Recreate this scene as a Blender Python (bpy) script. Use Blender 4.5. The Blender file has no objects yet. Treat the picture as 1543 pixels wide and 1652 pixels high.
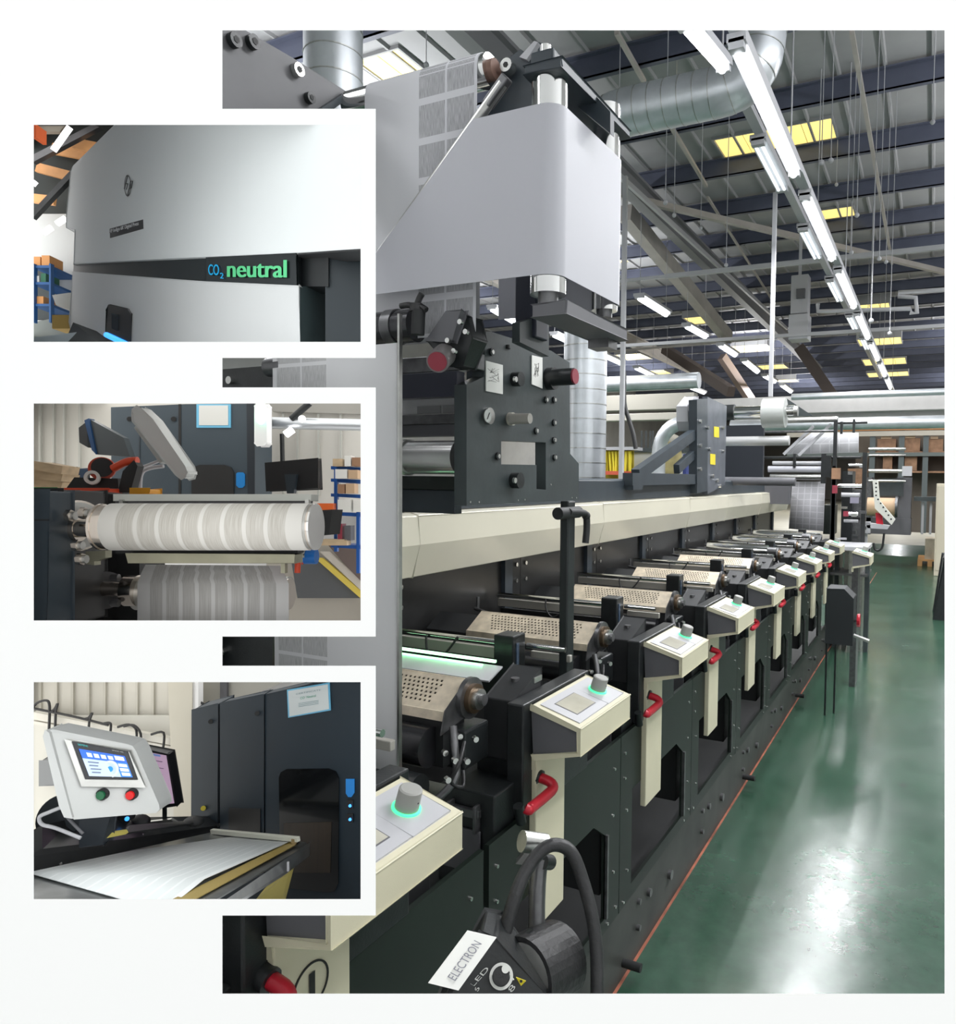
import bpy, math, random
from mathutils import Vector as V, Matrix, geometry
random.seed(7)
SC = bpy.context.scene
COL = SC.collection

# ------------------------------------------------------------------ camera
F, CX, CY, W, H = 1190.0, 941.0, 826.0, 1543.0, 1652.0
YAW, PITCH, ROLL = math.atan(563 / F), math.atan(54 / F), 0.012
EYE = V((0, 0, 1.6))
FWD = V((-math.sin(YAW) * math.cos(PITCH), math.cos(YAW) * math.cos(PITCH), -math.sin(PITCH)))
_r = FWD.cross(V((0, 0, 1))).normalized()
_u = _r.cross(FWD)
RT = _r * math.cos(ROLL) + _u * math.sin(ROLL)
UP = RT.cross(FWD)
cd = bpy.data.cameras.new('camera')
cam = bpy.data.objects.new('camera', cd)
COL.objects.link(cam)
cam.matrix_world = Matrix((( RT.x, UP.x, -FWD.x, EYE.x), (RT.y, UP.y, -FWD.y, EYE.y), (RT.z, UP.z, -FWD.z, EYE.z), (0, 0, 0, 1)))
cd.sensor_fit = 'VERTICAL'
cd.sensor_height = 36
cd.lens = F / H * 36
cd.shift_x = -(CX - W / 2) / H
cd.shift_y = 0
cd.clip_start = 0.02
cd.clip_end = 200
SC.camera = cam

# ------------------------------------------------------------------ world, exposure
SC.view_settings.view_transform = 'Standard'
SC.view_settings.look = 'None'
SC.view_settings.exposure = 0.0
SC.view_settings.gamma = 1.0
SC.view_settings.use_curve_mapping = False
wd = bpy.data.worlds.new('white_surround')
SC.world = wd
wd.use_nodes = True
wd.node_tree.nodes['Background'].inputs[0].default_value = (1, 1, 1, 1)
wd.node_tree.nodes['Background'].inputs[1].default_value = 1.5  # even white surround added to light the page margin to full white
SC.cycles.use_denoising = True
SC.cycles.max_bounces = 7
SC.cycles.diffuse_bounces = 4
SC.cycles.sample_clamp_indirect = 4

def area(name, loc, size, power, direction=(0, 0, -1), col=(1, 1, 1), along=None):
    l = bpy.data.lights.new(name, 'AREA')
    l.shape = 'RECTANGLE'
    l.size, l.size_y = size
    l.energy = power
    l.color = col
    o = bpy.data.objects.new(name, l)
    COL.objects.link(o)
    z = -V(direction).normalized()
    x = V(along).normalized() if along is not None else z.orthogonal().normalized()
    x = (x - z * x.dot(z)).normalized()
    y = z.cross(x)
    o.matrix_world = Matrix(((x.x, y.x, z.x, loc[0]), (x.y, y.y, z.y, loc[1]), (x.z, y.z, z.z, loc[2]), (0, 0, 0, 1)))
    return o

# unseen ambient lights added high in the hall to brighten it and its roof
TUBE_COL = (0.97, 0.98, 1.0)
for lx, ly in ((2.2, 5), (2.2, 10), (2.2, 15), (-7.2, 4), (-7.2, 9), (-7.2, 15), (-12, 8), (-12, 16), (1.6, 2.6), (1.5, 27), (-6, 27), (-6, 38), (1.5, 38), (-2, 52), (-12, 30)):
    area('lamp_or_fill_light', (lx, ly, 5.2), (0.25, 4.0), (90 if ly < 3 and lx > 0 else 230) if ly < 20 else 420, col=TUBE_COL, along=(1, 0, 0))
    area('lamp_or_fill_light', (lx, ly, 5.25), (0.25, 4.0), 150 if ly < 20 else 260, direction=(0, 0, 1), col=TUBE_COL, along=(1, 0, 0))

# fill lights added out of view to brighten the left web and consoles
area('lamp_or_fill_light', (-2.3, .2, 3.6), (.25, 1.6), 15, direction=(.1, .35, -1), col=TUBE_COL, along=(1, 0, 0))
area('lamp_or_fill_light', (.9, 1.2, 4.2), (.25, 1.6), 9, col=TUBE_COL, along=(1, 0, 0))

# ------------------------------------------------------------------ helpers
def P(px, py, X=None, Y=None, Z=None, D=None):
    r = FWD + RT * ((px - CX) / F) - UP * ((py - CY) / F)
    t = X / r.x if X is not None else Y / r.y if Y is not None else (Z - 1.6) / r.z if Z is not None else D
    return EYE + r * t

def E(px, py, d):
    return P(px, py, D=d)

class M:
    def __init__(s):
        s.v, s.f, s.sm, s.uv = [], [], [], {}
    def add(s, vs, fs, smooth=False):
        b = len(s.v)
        s.v += [V(p) for p in vs]
        for f in fs:
            s.f.append(tuple(b + i for i in f))
            s.sm.append(smooth)
        return s
    def box(s, a, b):
        x0, x1 = sorted((a[0], b[0])); y0, y1 = sorted((a[1], b[1])); z0, z1 = sorted((a[2], b[2]))
        return s.add([(x0, y0, z0), (x1, y0, z0), (x1, y1, z0), (x0, y1, z0), (x0, y0, z1), (x1, y0, z1), (x1, y1, z1), (x0, y1, z1)],
                     [(0, 3, 2, 1), (4, 5, 6, 7), (0, 1, 5, 4), (1, 2, 6, 5), (2, 3, 7, 6), (3, 0, 4, 7)])
    def bar(s, p0, p1, w, h, up=(0, 0, 1)):
        p0, p1 = V(p0), V(p1)
        d = (p1 - p0).normalized()
        u = V(up)
        if abs(d.dot(u)) > .98: u = V((1, 0, 0))
        r = d.cross(u).normalized() * (w / 2)
        u = r.cross(d).normalized() * (h / 2)
        q = [-r - u, r - u, r + u, -r + u]
        return s.add([p0 + a for a in q] + [p1 + a for a in q], [(0, 1, 2, 3), (7, 6, 5, 4), (0, 4, 5, 1), (1, 5, 6, 2), (2, 6, 7, 3), (3, 7, 4, 0)])
    def prism(s, pts, vec, holes=(), smooth=False, back=None):
        loops = [[V(p) for p in pts]] + [[V(p) for p in h] for h in holes]
        allp = [p for l in loops for p in l]
        tris = geometry.tessellate_polygon(loops)
        n = len(allp)
        fs = [tuple(t) for t in tris] + [tuple(n + i for i in reversed(t)) for t in tris]
        o = 0
        for l in loops:
            m = len(l)
            for i in range(m):
                j = (i + 1) % m
                fs.append((o + i, o + j, n + o + j, n + o + i))
            o += m
        bk = back if back is not None else [p + V(vec) for p in allp]
        return s.add(allp + bk, fs, smooth)
    def tube(s, p0, p1, r, r1=None, n=16, caps=True):
        p0, p1 = V(p0), V(p1)
        r1 = r if r1 is None else r1
        d = (p1 - p0).normalized()
        a = d.orthogonal().normalized(); b = d.cross(a)
        c = [(math.cos(2 * math.pi * i / n), math.sin(2 * math.pi * i / n)) for i in range(n)]
        vs = [p0 + (a * x + b * y) * r for x, y in c] + [p1 + (a * x + b * y) * r1 for x, y in c]
        s.add(vs, [(i, (i + 1) % n, n + (i + 1) % n, n + i) for i in range(n)], True)
        if caps:
            s.add(vs[:n], [tuple(reversed(range(n)))]); s.add(vs[n:], [tuple(range(n))])
        return s
    def ring(s, p0, p1, ro, ri, n=24):
        p0, p1 = V(p0), V(p1)
        d = (p1 - p0).normalized(); a = d.orthogonal().normalized(); b = d.cross(a)
        vs = []
        for p, r in ((p0, ri), (p0, ro), (p1, ro), (p1, ri)):
            vs += [p + (a * math.cos(2 * math.pi * i / n) + b * math.sin(2 * math.pi * i / n)) * r for i in range(n)]
        fs = []
        for k in range(4):
            for i in range(n):
                j = (i + 1) % n; q = (k + 1) % 4
                fs.append((k * n + i, k * n + j, q * n + j, q * n + i))
        return s.add(vs, fs)
    def path(s, pts, r, n=10, smooth_steps=0, flat=None):
        pts = [V(p) for p in pts]
        if smooth_steps:
            q = [pts[0]] + pts + [pts[-1]]; out = []
            for i in range(1, len(q) - 2):
                for k in range(smooth_steps):
                    t = k / smooth_steps
                    a, b, c, d = q[i - 1], q[i], q[i + 1], q[i + 2]
                    out.append(.5 * ((2 * b) + (c - a) * t + (2 * a - 5 * b + 4 * c - d) * t * t + (3 * b - a - 3 * c + d) * t ** 3))
            pts = out + [pts[-1]]
        vs = []; a = None
        for i, p in enumerate(pts):
            d = (pts[min(i + 1, len(pts) - 1)] - pts[max(i - 1, 0)]).normalized()
            if a is None: a = d.orthogonal().normalized()
            a = (a - d * a.dot(d)).normalized(); b = d.cross(a)
            for k in range(n):
                t = 2 * math.pi * k / n
                vs.append(p + (a * math.cos(t) + b * math.sin(t) * (flat or 1)) * r)
        m = len(pts)
        fs = [(i * n + k, i * n + (k + 1) % n, (i + 1) * n + (k + 1) % n, (i + 1) * n + k) for i in range(m - 1) for k in range(n)]
        s.add(vs, fs, True)
        s.add(vs[:n], [tuple(reversed(range(n)))]); s.add(vs[-n:], [tuple(range(n))])
        return s
    def sheet(s, rows, uvs=None, smooth=True):
        """rows: list of lists of points -> grid with uv"""
        b = len(s.v); m = len(rows); n = len(rows[0])
        for r in rows: s.v += [V(p) for p in r]
        for i in range(m - 1):
            for j in range(n - 1):
                s.uv[len(s.f)] = [(j / (n - 1), i / (m - 1)), ((j + 1) / (n - 1), i / (m - 1)), ((j + 1) / (n - 1), (i + 1) / (m - 1)), (j / (n - 1), (i + 1) / (m - 1))]
                s.f.append((b + i * n + j, b + i * n + j + 1, b + (i + 1) * n + j + 1, b + (i + 1) * n + j)); s.sm.append(smooth)
        return s
    def ball(s, c, r, n=12, m=8, sc=(1, 1, 1)):
        c = V(c); vs = []
        for i in range(m + 1):
            t = math.pi * i / m
            for k in range(n):
                p = 2 * math.pi * k / n
                vs.append(c + V((r * sc[0] * math.sin(t) * math.cos(p), r * sc[1] * math.sin(t) * math.sin(p), r * sc[2] * math.cos(t))))
        return s.add(vs, [(i * n + k, i * n + (k + 1) % n, (i + 1) * n + (k + 1) % n, (i + 1) * n + k) for i in range(m) for k in range(n)], True)

def thing(name, label, cat, loc=(0, 0, 0), group=None):
    o = bpy.data.objects.new(name, None)
    COL.objects.link(o)
    o.empty_display_size = .1
    o.location = loc
    o['label'] = label; o['category'] = cat
    if group: o['group'] = group
    return o

def base_of(p):
    while p.parent: p = p.parent
    return V(p.location)

def obj(name, m, mt, parent=None, label=None, cat=None, group=None, kind=None, bev=0, solid=0, seg=2):
    off = base_of(parent) if parent else V((0, 0, 0))
    me = bpy.data.meshes.new(name)
    me.from_pydata([tuple(v - off) for v in m.v], [], m.f)
    me.polygons.foreach_set('use_smooth', m.sm)
    if m.uv:
        l = me.uv_layers.new(name='UVMap')
        for fi, uv in m.uv.items():
            pl = me.polygons[fi]
            for k, li in enumerate(pl.loop_indices): l.data[li].uv = uv[k]
    me.materials.append(mt)
    me.update()
    o = bpy.data.objects.new(name, me)
    COL.objects.link(o)
    if parent: o.parent = parent
    if label: o['label'] = label
    if cat: o['category'] = cat
    if group: o['group'] = group
    if kind: o['kind'] = kind
    if solid:
        s = o.modifiers.new('thick', 'SOLIDIFY'); s.thickness = solid; s.offset = 0
    if bev:
        b = o.modifiers.new('soft', 'BEVEL'); b.width = bev; b.segments = seg; b.limit_method = 'ANGLE'; b.angle_limit = .6
    return o

def copy_tree(o, parent=None):
    c = o.copy(); COL.objects.link(c)
    if parent: c.parent = parent
    for ch in list(o.children): copy_tree(ch, c)
    return c

def text(name, s, mt, parent, bl, br, tl, off=0.0008, **kw):
    cu = bpy.data.curves.new(name, 'FONT'); cu.body = s
    o = bpy.data.objects.new('tmp', cu); COL.objects.link(o)
    bpy.context.view_layer.update()
    me = bpy.data.meshes.new_from_object(o.evaluated_get(bpy.context.evaluated_depsgraph_get()))
    bpy.data.objects.remove(o)
    xs = [v.co.x for v in me.vertices]; ys = [v.co.y for v in me.vertices]
    x0, x1, y0, y1 = min(xs), max(xs), min(ys), max(ys)
    bl, br, tl = V(bl), V(br), V(tl)
    nrm = (br - bl).cross(tl - bl).normalized()
    m = M()
    m.add([bl + (br - bl) * ((v.co.x - x0) / (x1 - x0)) + (tl - bl) * ((v.co.y - y0) / (y1 - y0)) + nrm * off for v in me.vertices],
          [tuple(p.vertices) for p in me.polygons])
    return obj(name, m, mt, parent, **kw)

# ------------------------------------------------------------------ materials
_mats = {}
def mat(name, col, rough=.5, metal=0.0, emit=0.0, ecol=None, noise=0.0, nscale=8.0, bump=0.0, bscale=60.0, coat=0.0, stretch=None, spec=None):
    if name in _mats: return _mats[name]
    m = bpy.data.materials.new(name); m.use_nodes = True
    nt = m.node_tree; b = nt.nodes['Principled BSDF']
    b.inputs['Base Color'].default_value = (*col, 1)
    b.inputs['Roughness'].default_value = rough
    b.inputs['Metallic'].default_value = metal
    if coat: b.inputs['Coat Weight'].default_value = coat
    if spec is not None: b.inputs['Specular IOR Level'].default_value = spec
    if emit:
        b.inputs['Emission Color'].default_value = (*(ecol or col), 1)
        b.inputs['Emission Strength'].default_value = emit
    tc = nt.nodes.new('ShaderNodeTexCoord')
    src = tc.outputs['Object']
    if stretch:
        mp = nt.nodes.new('ShaderNodeMapping'); mp.inputs['Scale'].default_value = stretch
        nt.links.new(src, mp.inputs[0]); src = mp.outputs[0]
    if noise:
        n = nt.nodes.new('ShaderNodeTexNoise'); n.inputs['Scale'].default_value = nscale; n.inputs['Detail'].default_value = 5
        nt.links.new(src, n.inputs['Vector'])
        r = nt.nodes.new('ShaderNodeValToRGB')
        r.color_ramp.elements[0].position = .3; r.color_ramp.elements[1].position = .7
        r.color_ramp.elements[0].color = (*[c * (1 - noise) for c in col], 1)
        r.color_ramp.elements[1].color = (*[min(1, c * (1 + noise)) for c in col], 1)
        nt.links.new(n.outputs['Fac'], r.inputs[0]); nt.links.new(r.outputs[0], b.inputs['Base Color'])
    if bump:
        n2 = nt.nodes.new('ShaderNodeTexNoise'); n2.inputs['Scale'].default_value = bscale; n2.inputs['Detail'].default_value = 3
        nt.links.new(src, n2.inputs['Vector'])
        bp = nt.nodes.new('ShaderNodeBump'); bp.inputs['Strength'].default_value = bump; bp.inputs['Distance'].default_value = .01
        nt.links.new(n2.outputs['Fac'], bp.inputs['Height']); nt.links.new(bp.outputs[0], b.inputs['Normal'])
    _mats[name] = m
    return m

class NT:
    def __init__(s, nt): s.nt = nt
    def m(s, op, a, b=None, c=None):
        n = s.nt.nodes.new('ShaderNodeMath'); n.operation = op
        for i, x in enumerate((a, b, c)):
            if x is None: continue
            if isinstance(x, (int, float)): n.inputs[i].default_value = x
            else: s.nt.links.new(x, n.inputs[i])
        return n.outputs[0]
    def between(s, x, lo, hi):
        return s.m('MULTIPLY', s.m('GREATER_THAN', x, lo), s.m('LESS_THAN', x, hi))

def print_mat(name, base, ink, u0, u1, cols, rows, gu=.06, gv=.1, lines=0, rough=.6, amount=1.0, wash=0.0):
    """paper with printed blocks laid out on the UV map"""
    m = bpy.data.materials.new(name); m.use_nodes = True
    nt = m.node_tree; b = nt.nodes['Principled BSDF']; n = NT(nt)
    b.inputs['Roughness'].default_value = rough
    tc = nt.nodes.new('ShaderNodeTexCoord'); sx = nt.nodes.new('ShaderNodeSeparateXYZ')
    nt.links.new(tc.outputs['UV'], sx.inputs[0])
    u, v = sx.outputs[0], sx.outputs[1]
    un = n.m('DIVIDE', n.m('SUBTRACT', u, u0), u1 - u0)
    inb = n.between(u, u0, u1)
    fu = n.m('FRACT', n.m('MULTIPLY', un, cols)); fv = n.m('FRACT', n.m('MULTIPLY', v, rows))
    mask = n.m('MULTIPLY', inb, n.between(fu, gu, 1 - gu))
    if rows: mask = n.m('MULTIPLY', mask, n.between(fv, gv, 1 - gv))
    no = nt.nodes.new('ShaderNodeTexNoise'); no.inputs['Scale'].default_value = 1.0; no.inputs['Detail'].default_value = 2
    cb = nt.nodes.new('ShaderNodeCombineXYZ')
    nt.links.new(n.m('MULTIPLY', u, 260 if not lines else lines), cb.inputs[0]); nt.links.new(n.m('MULTIPLY', v, 40 if not lines else 3), cb.inputs[1])
    nt.links.new(cb.outputs[0], no.inputs['Vector'])
    rg = nt.nodes.new('ShaderNodeMapRange'); rg.inputs[1].default_value = .35; rg.inputs[2].default_value = .65; rg.inputs[3].default_value = .45; rg.inputs[4].default_value = 1.0
    nt.links.new(no.outputs['Fac'], rg.inputs[0])
    fac = n.m('MULTIPLY', n.m('MULTIPLY', mask, rg.outputs[0]), amount)
    if wash: fac = n.m('MAXIMUM', fac, n.m('MULTIPLY', mask, wash))
    mx = nt.nodes.new('ShaderNodeMix'); mx.data_type = 'RGBA'
    mx.inputs[6].default_value = (*base, 1); mx.inputs[7].default_value = (*ink, 1)
    nt.links.new(fac, mx.inputs[0]); nt.links.new(mx.outputs[2], b.inputs['Base Color'])
    return m

BLACK = mat('black_metal', (.012, .014, .015), .38, 0, noise=.25, nscale=30, bump=.05, bscale=200)
BLACK_G = mat('black_green_panel', (.006, .011, .008), .45, 0, noise=.3, nscale=6)
BLACK_M = mat('black_matt', (.014, .015, .016), .6)
SLATE = mat('slate_paint', (.032, .042, .052), .4, 0, noise=.12, nscale=12)
SLATE_L = mat('slate_plate', (.040, .050, .052), .38, .0, noise=.18, nscale=10, bump=.03)
CREAM = mat('cream_plastic', (.62, .585, .43), .5, bump=.12, bscale=900, noise=.03)
CREAM_B = mat('cream_beam_paint', (.63, .60, .49), .22, noise=.03, nscale=3)
GREYP = mat('grey_plastic', (.11, .11, .12), .5, noise=.05)
LGREY = mat('light_grey_plastic', (.46, .46, .48), .4)
KNOBG = mat('knob_grey', (.30, .30, .28), .5)
CHROME = mat('chrome', (.78, .78, .77), .12, 1.0)
STEEL = mat('brushed_steel', (.52, .52, .50), .32, 1.0, noise=.12, nscale=40)
DSTEEL = mat('dark_steel', (.16, .16, .165), .34, .8, noise=.25, nscale=30)
GALV = mat('galvanised_duct', (.66, .69, .72), .34, .75, noise=.14, nscale=5)
PERF = mat('perforated_sheet', (.68, .59, .46), .4, .35, noise=.2, nscale=30)
RED = mat('red_plastic', (.50, .012, .03), .35, noise=.05)
REDD = mat('dark_red_knob', (.26, .03, .05), .5)
BOLT = mat('bolt_steel', (.70, .70, .68), .25, 1.0)
WEBW = mat('plain_paper', (.47, .47, .51), .4, noise=.015, nscale=3)
PAPER = mat('paper_label', (.80, .80, .76), .6)
GREEN_E = mat('green_light', (.1, 1, .35), .5, emit=1.6, ecol=(.05, 1, .3))
TUBE_E = mat('fluorescent_tube', (1, 1, 1), .5, emit=9, ecol=(.93, .97, 1))
RUBBER = mat('black_rubber', (.02, .02, .021), .45, bump=.2, bscale=80)
YELLOW = mat('yellow_sticker', (.75, .62, .03), .5)
WHITE = mat('white_paint', (.93, .93, .93), .6)
INK = mat('black_ink', (.015, .015, .015), .6)
BROWN = mat('brown_cardboard', (.30, .17, .10), .8, noise=.25, nscale=8)
KRAFT = mat('kraft_roll', (.55, .38, .24), .6)
WOOD = mat('pine_wood', (.58, .44, .28), .7, noise=.2, nscale=15, stretch=(1, 8, 8))
# ================================================================== the building
# white margin of the collage page, built as an upright sheet with four openings
def wl(pts, d): return [E(x, y, d) for x, y in pts]
s = 1190 / .3
outer = [(CX - 12 * s, CY - 7.2 * s), (CX + 4.6 * s, CY - 7.2 * s), (CX + 4.6 * s, CY + 1.62 * s), (CX - 12 * s, CY + 1.62 * s)]
big = [(359, 49), (1524.5, 49), (1524.5, 1603), (359, 1603), (359, 1477), (606.5, 1477), (606.5, 1074), (359, 1074), (359, 1027),
       (606.5, 1027), (606.5, 625), (359, 625), (359, 577.5), (606.5, 577.5), (606.5, 175.5), (359, 175.5)]
rects = [(54.5, 201.5, 582, 551.5), (54.5, 651, 582, 1001), (54.5, 1100.5, 582, 1450.5)]
holes = [big] + [[(a, b), (c, b), (c, d), (a, d)] for a, b, c, d in rects]
m = M()
front = [outer] + holes
back = [E(x, y, .304) for l in front for x, y in l]
m.prism(wl(outer, .30), None, [wl(h, .30) for h in holes], back=back)
obj('white_page_margin', m, WHITE, kind='structure')
# splayed white boxes added behind the three small openings to hold the inset models
for i, (a, b, c, d) in enumerate(rects):
    m = M()
    def rc(k, dd): return [E(a - k, b - k, dd), E(c + k, b - k, dd), E(c + k, d + k, dd), E(a - k, d + k, dd)]
    i0, i1, o0, o1 = rc(7, .305), rc(7, .84), rc(19, .305), rc(19, .845)
    vs = i0 + i1 + o0 + o1
    fs = []
    for k in range(4):
        j = (k + 1) % 4
        fs += [(k, j, 4 + j, 4 + k), (8 + k, 12 + k, 12 + j, 8 + j), (k, 8 + k, 8 + j, j)]
    fs += [(4, 5, 6, 7), (15, 14, 13, 12)]
    m.add(vs, fs)
    obj('inset_box', m, WHITE, label=['added white splayed box around the white press housing',
        'added white splayed box around the striped paper roller', 'added white splayed box around the touch screen table'][i], cat='display case')

# floor: green sealed concrete
def floor_mat():
    m = bpy.data.materials.new('green_floor_paint'); m.use_nodes = True
    nt = m.node_tree; b = nt.nodes['Principled BSDF']; L = nt.links
    tc = nt.nodes.new('ShaderNodeTexCoord')
    def noise(sc, det=4, rough=.6, vec=None):
        n = nt.nodes.new('ShaderNodeTexNoise'); n.inputs['Scale'].default_value = sc; n.inputs['Detail'].default_value = det; n.inputs['Roughness'].default_value = rough
        L.new(vec or tc.outputs['Object'], n.inputs['Vector']); return n.outputs['Fac']
    def ramp(f, stops):
        r = nt.nodes.new('ShaderNodeValToRGB'); L.new(f, r.inputs[0])
        e = r.color_ramp.elements
        while len(e) < len(stops): e.new(.5)
        for q, (p, c) in zip(e, stops): q.position = p; q.color = (*c, 1)
        return r.outputs[0]
    def mix(f, a, c, mode='MIX'):
        x = nt.nodes.new('ShaderNodeMix'); x.data_type = 'RGBA'; x.blend_type = mode
        L.new(f, x.inputs[0]) if not isinstance(f, float) else setattr(x.inputs[0], 'default_value', f)
        for k, q in ((6, a), (7, c)):
            if isinstance(q, tuple): x.inputs[k].default_value = (*q, 1)
            else: L.new(q, x.inputs[k])
        return x.outputs[2]
    base = ramp(noise(1.1), [(.3, (.018, .056, .034)), (.7, (.034, .088, .054))])
    fine = ramp(noise(14, 6), [(.35, (.85, .85, .85)), (.7, (1.12, 1.12, 1.12))])
    c = mix(1.0, base, fine, 'MULTIPLY')
    dark = ramp(noise(7.5, 1), [(.735, (0, 0, 0)), (.76, (1, 1, 1))])
    c = mix(dark, c, (.025, .035, .03))
    pale = ramp(noise(3.3, 8, .75), [(.70, (0, 0, 0)), (.80, (.35, .35, .35))])
    c = mix(pale, c, (.22, .24, .16))
    L.new(c, b.inputs['Base Color'])
    ro = ramp(noise(2.0, 6, .7), [(.3, (.19, .19, .19)), (.75, (.29, .29, .29))])
    L.new(ro, b.inputs['Roughness'])
    b.inputs['Specular IOR Level'].default_value = .75
    bp = nt.nodes.new('ShaderNodeBump'); bp.inputs['Strength'].default_value = .25; bp.inputs['Distance'].default_value = .004
    L.new(noise(9, 5), bp.inputs['Height']); L.new(bp.outputs[0], b.inputs['Normal'])
    return m
m = M().box((-16, -5.2, -.1), (6, 20.6, 0))
obj('floor', m, floor_mat(), kind='structure')
obj('floor', M().box((-16, 20.6, -.1), (6, 70, .0)), mat('pale_concrete', (.33, .31, .24), .4, noise=.12, nscale=2), kind='structure')
HW = mat('hall_wall', (.30, .30, .29), .8, noise=.1, nscale=1)
obj('wall_left', M().box((-16.2, -5.2, 0), (-16, 70, 6.9)), HW, kind='structure')
obj('wall_right', M().box((4.0, 1.5, 0), (4.2, 70, 6.9)), HW, kind='structure')
obj('wall_back', M().box((-16, 70, 0), (6, 70.2, 6.9)), mat('back_wall_paint', (.30, .28, .25), .8), kind='structure')
# roof deck, cut off along the line of the page margin sheet
ROOF = mat('roof_deck', (.33, .33, .335), .6, noise=.06, nscale=2)
q0, q1 = E(CX - 12 * s, CY, .3), E(CX + 4.6 * s, CY, .3)
m = M().prism([(q0.x, q0.y - .1, 6.86), (q1.x, q1.y - .1, 6.86), (q1.x, 70.2, 6.86), (-16.2, 70.2, 6.86), (-16.2, q0.y, 6.86)], (0, 0, .1))
roof = obj('ceiling', m, ROOF, kind='structure')
# standing ribs of the deck
for i in range(34):
    x = -15 + i * .55
    m = M().prism([(x - .03, 1.4, 6.86), (x + .03, 1.4, 6.86), (x + .015, 1.4, 6.82), (x - .015, 1.4, 6.82)], (0, 68, 0))
    obj('rib', m, ROOF, roof)
# purlins
PURL = mat('purlin_paint', (.085, .094, .135), .5, noise=.1, nscale=3)
ys = [1.3 + 1.79 * k for k in range(0, 38)]
for i, y in enumerate(ys):
    m = M().box((-15.9, y, 6.56), (3.9, y + .02, 6.82)).box((-15.9, y, 6.56), (3.9, y + .09, 6.575)).box((-15.9, y - .07, 6.80), (3.9, y, 6.82))
    obj('purlin', m, PURL, roof)
# roof lights: translucent yellowed sheets between the purlins
def sky_mat(n, c, e): return mat(n, c, .5, emit=e, ecol=c, noise=.12, nscale=4)
SKY1 = sky_mat('rooflight_sheet', (1.0, .78, .26), 1.05)
def rooflight(x0, y0, x1, y1, label, nseg=None, z=6.838):
    t = thing('roof_light', label, 'skylight', ((x0 + x1) / 2, (y0 + y1) / 2, 6.8), 'yellowed roof lights between the purlins')
    n = nseg or max(1, round((x1 - x0) / .42))
    for k in range(n):
        a = x0 + (x1 - x0) * k / n; b = x0 + (x1 - x0) * (k + 1) / n
        obj('pane', M().box((a + .008, y0, z), (b - .008, y1, z + .012)), SKY1, t)
    m = M()
    for a, b, c, d in ((x0 - .03, y0 - .03, x1 + .03, y0), (x0 - .03, y1, x1 + .03, y1 + .03), (x0 - .03, y0, x0, y1), (x1, y0, x1 + .03, y1)):
        m.box((a, b, z - .023), (c, d, 6.86))
    obj('frame', m, ROOF, t)
SK = [(1154, 205, 1352, 250, 'large glowing yellow roof light behind the near bright tube lamp'),
      (1327, 334, 1382, 371, 'small square yellow roof light right of the second bright tube'),
      (583, 80, 678, 132, 'yellow roof light above the top printed web roller'),
      (1073, 52, 1112, 64, 'sliver of yellow roof light at the upper edge of the opening'),
      (968, 392, 998, 425, 'yellow roof light peeking beside the tall web roller'),
      (1108, 510, 1152, 522, 'dim roof light over the long sloping rafter'),
      (1385, 545, 1455, 556, 'wide roof light behind the fourth bright tube'),
      (1393, 578, 1462, 588, 'wide roof light behind the fifth bright tube'),
      (1400, 600, 1466, 607, 'wide roof light above the farthest tube'),
      (1185, 556, 1245, 567, 'roof light right of the ceiling heater cables'),
      (1225, 588, 1270, 595, 'roof light left of the thin hanging pole foot'),
      (1255, 612, 1287, 616, 'farthest narrow roof light beyond the hanging pole'),
      (1000, 570, 1045, 580, 'roof light beside the silver riser duct'),
      (1055, 597, 1080, 604, 'roof light above the far lamp row, second from the riser duct'),
      (1057, 618, 1085, 622, 'thin roof light low over the yellow strip rack'),
      (1372, 490, 1436, 500, 'roof light crossed by the square pipe loop')]
for a, b, c, d, lb in SK:
    zz = 6.84 if P((a + c) / 2, b, Z=6.84).y < 15.5 else 6.545   # the far ones are lined flush with the purlins
    p, q = P(a, (b + d) / 2, Z=zz), P(c, (b + d) / 2, Z=zz)
    y0 = P((a + c) / 2, b, Z=zz).y; y1 = P((a + c) / 2, d, Z=zz).y
    y0, y1 = sorted((y0, y1)); y1 = min(y1, 69)
    if y1 - y0 < .5: y1 = y0 + .5
    x0, x1 = sorted((p.x, q.x))
    # keep the sheet within one purlin bay
    rooflight(x0, y0, x1, y1, lb, 4 if zz < 6.6 else None, zz if zz < 6.6 else 6.838)
# rafters and braces
BEIGE = mat('beige_steel', (.40, .37, .34), .6, noise=.1, nscale=3)
BSTEEL = mat('brown_steel', (.12, .09, .08), .6)
def member(name, a, b, w, h, mt, label, cat='beam', group=None):
    return obj(name, M().bar(a, b, w, h), mt, label=label, cat=cat, group=group, bev=0)
for k, x in enumerate((-4.55, -9.5)):
    m = M().box((x - .09, 1.6, 6.50), (x + .09, 33.5, 6.55)).box((x - .012, 1.6, 6.2), (x + .012, 33.5, 6.5)).box((x - .09, 1.6, 6.15), (x + .09, 33.5, 6.2))
    obj('rafter', m, BEIGE if k else mat('grey_rafter', (.22, .22, .23), .5), roof)
member('roof_brace', P(1010, 343, Z=6.4), P(1175, 545, Z=5.2), .22, .3, BEIGE, 'thick beige box brace sloping down behind the silver riser duct')
member('roof_brace', P(1165, 575, Z=6.2), P(1215, 650, Z=4.6), .25, .3, BSTEEL, 'brown sloping brace beyond the thick beige one', group=None)
member('roof_brace', P(1073, 563, Z=6.2), P(1180, 632, Z=4.2), .25, .3, BSTEEL, 'brown sloping brace above the dark reel stand')
member('roof_brace', P(1290, 560, Y=22), P(1345, 640, Y=22), .25, .3, BSTEEL, 'brown sloping brace beside the ceiling heater')
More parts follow.
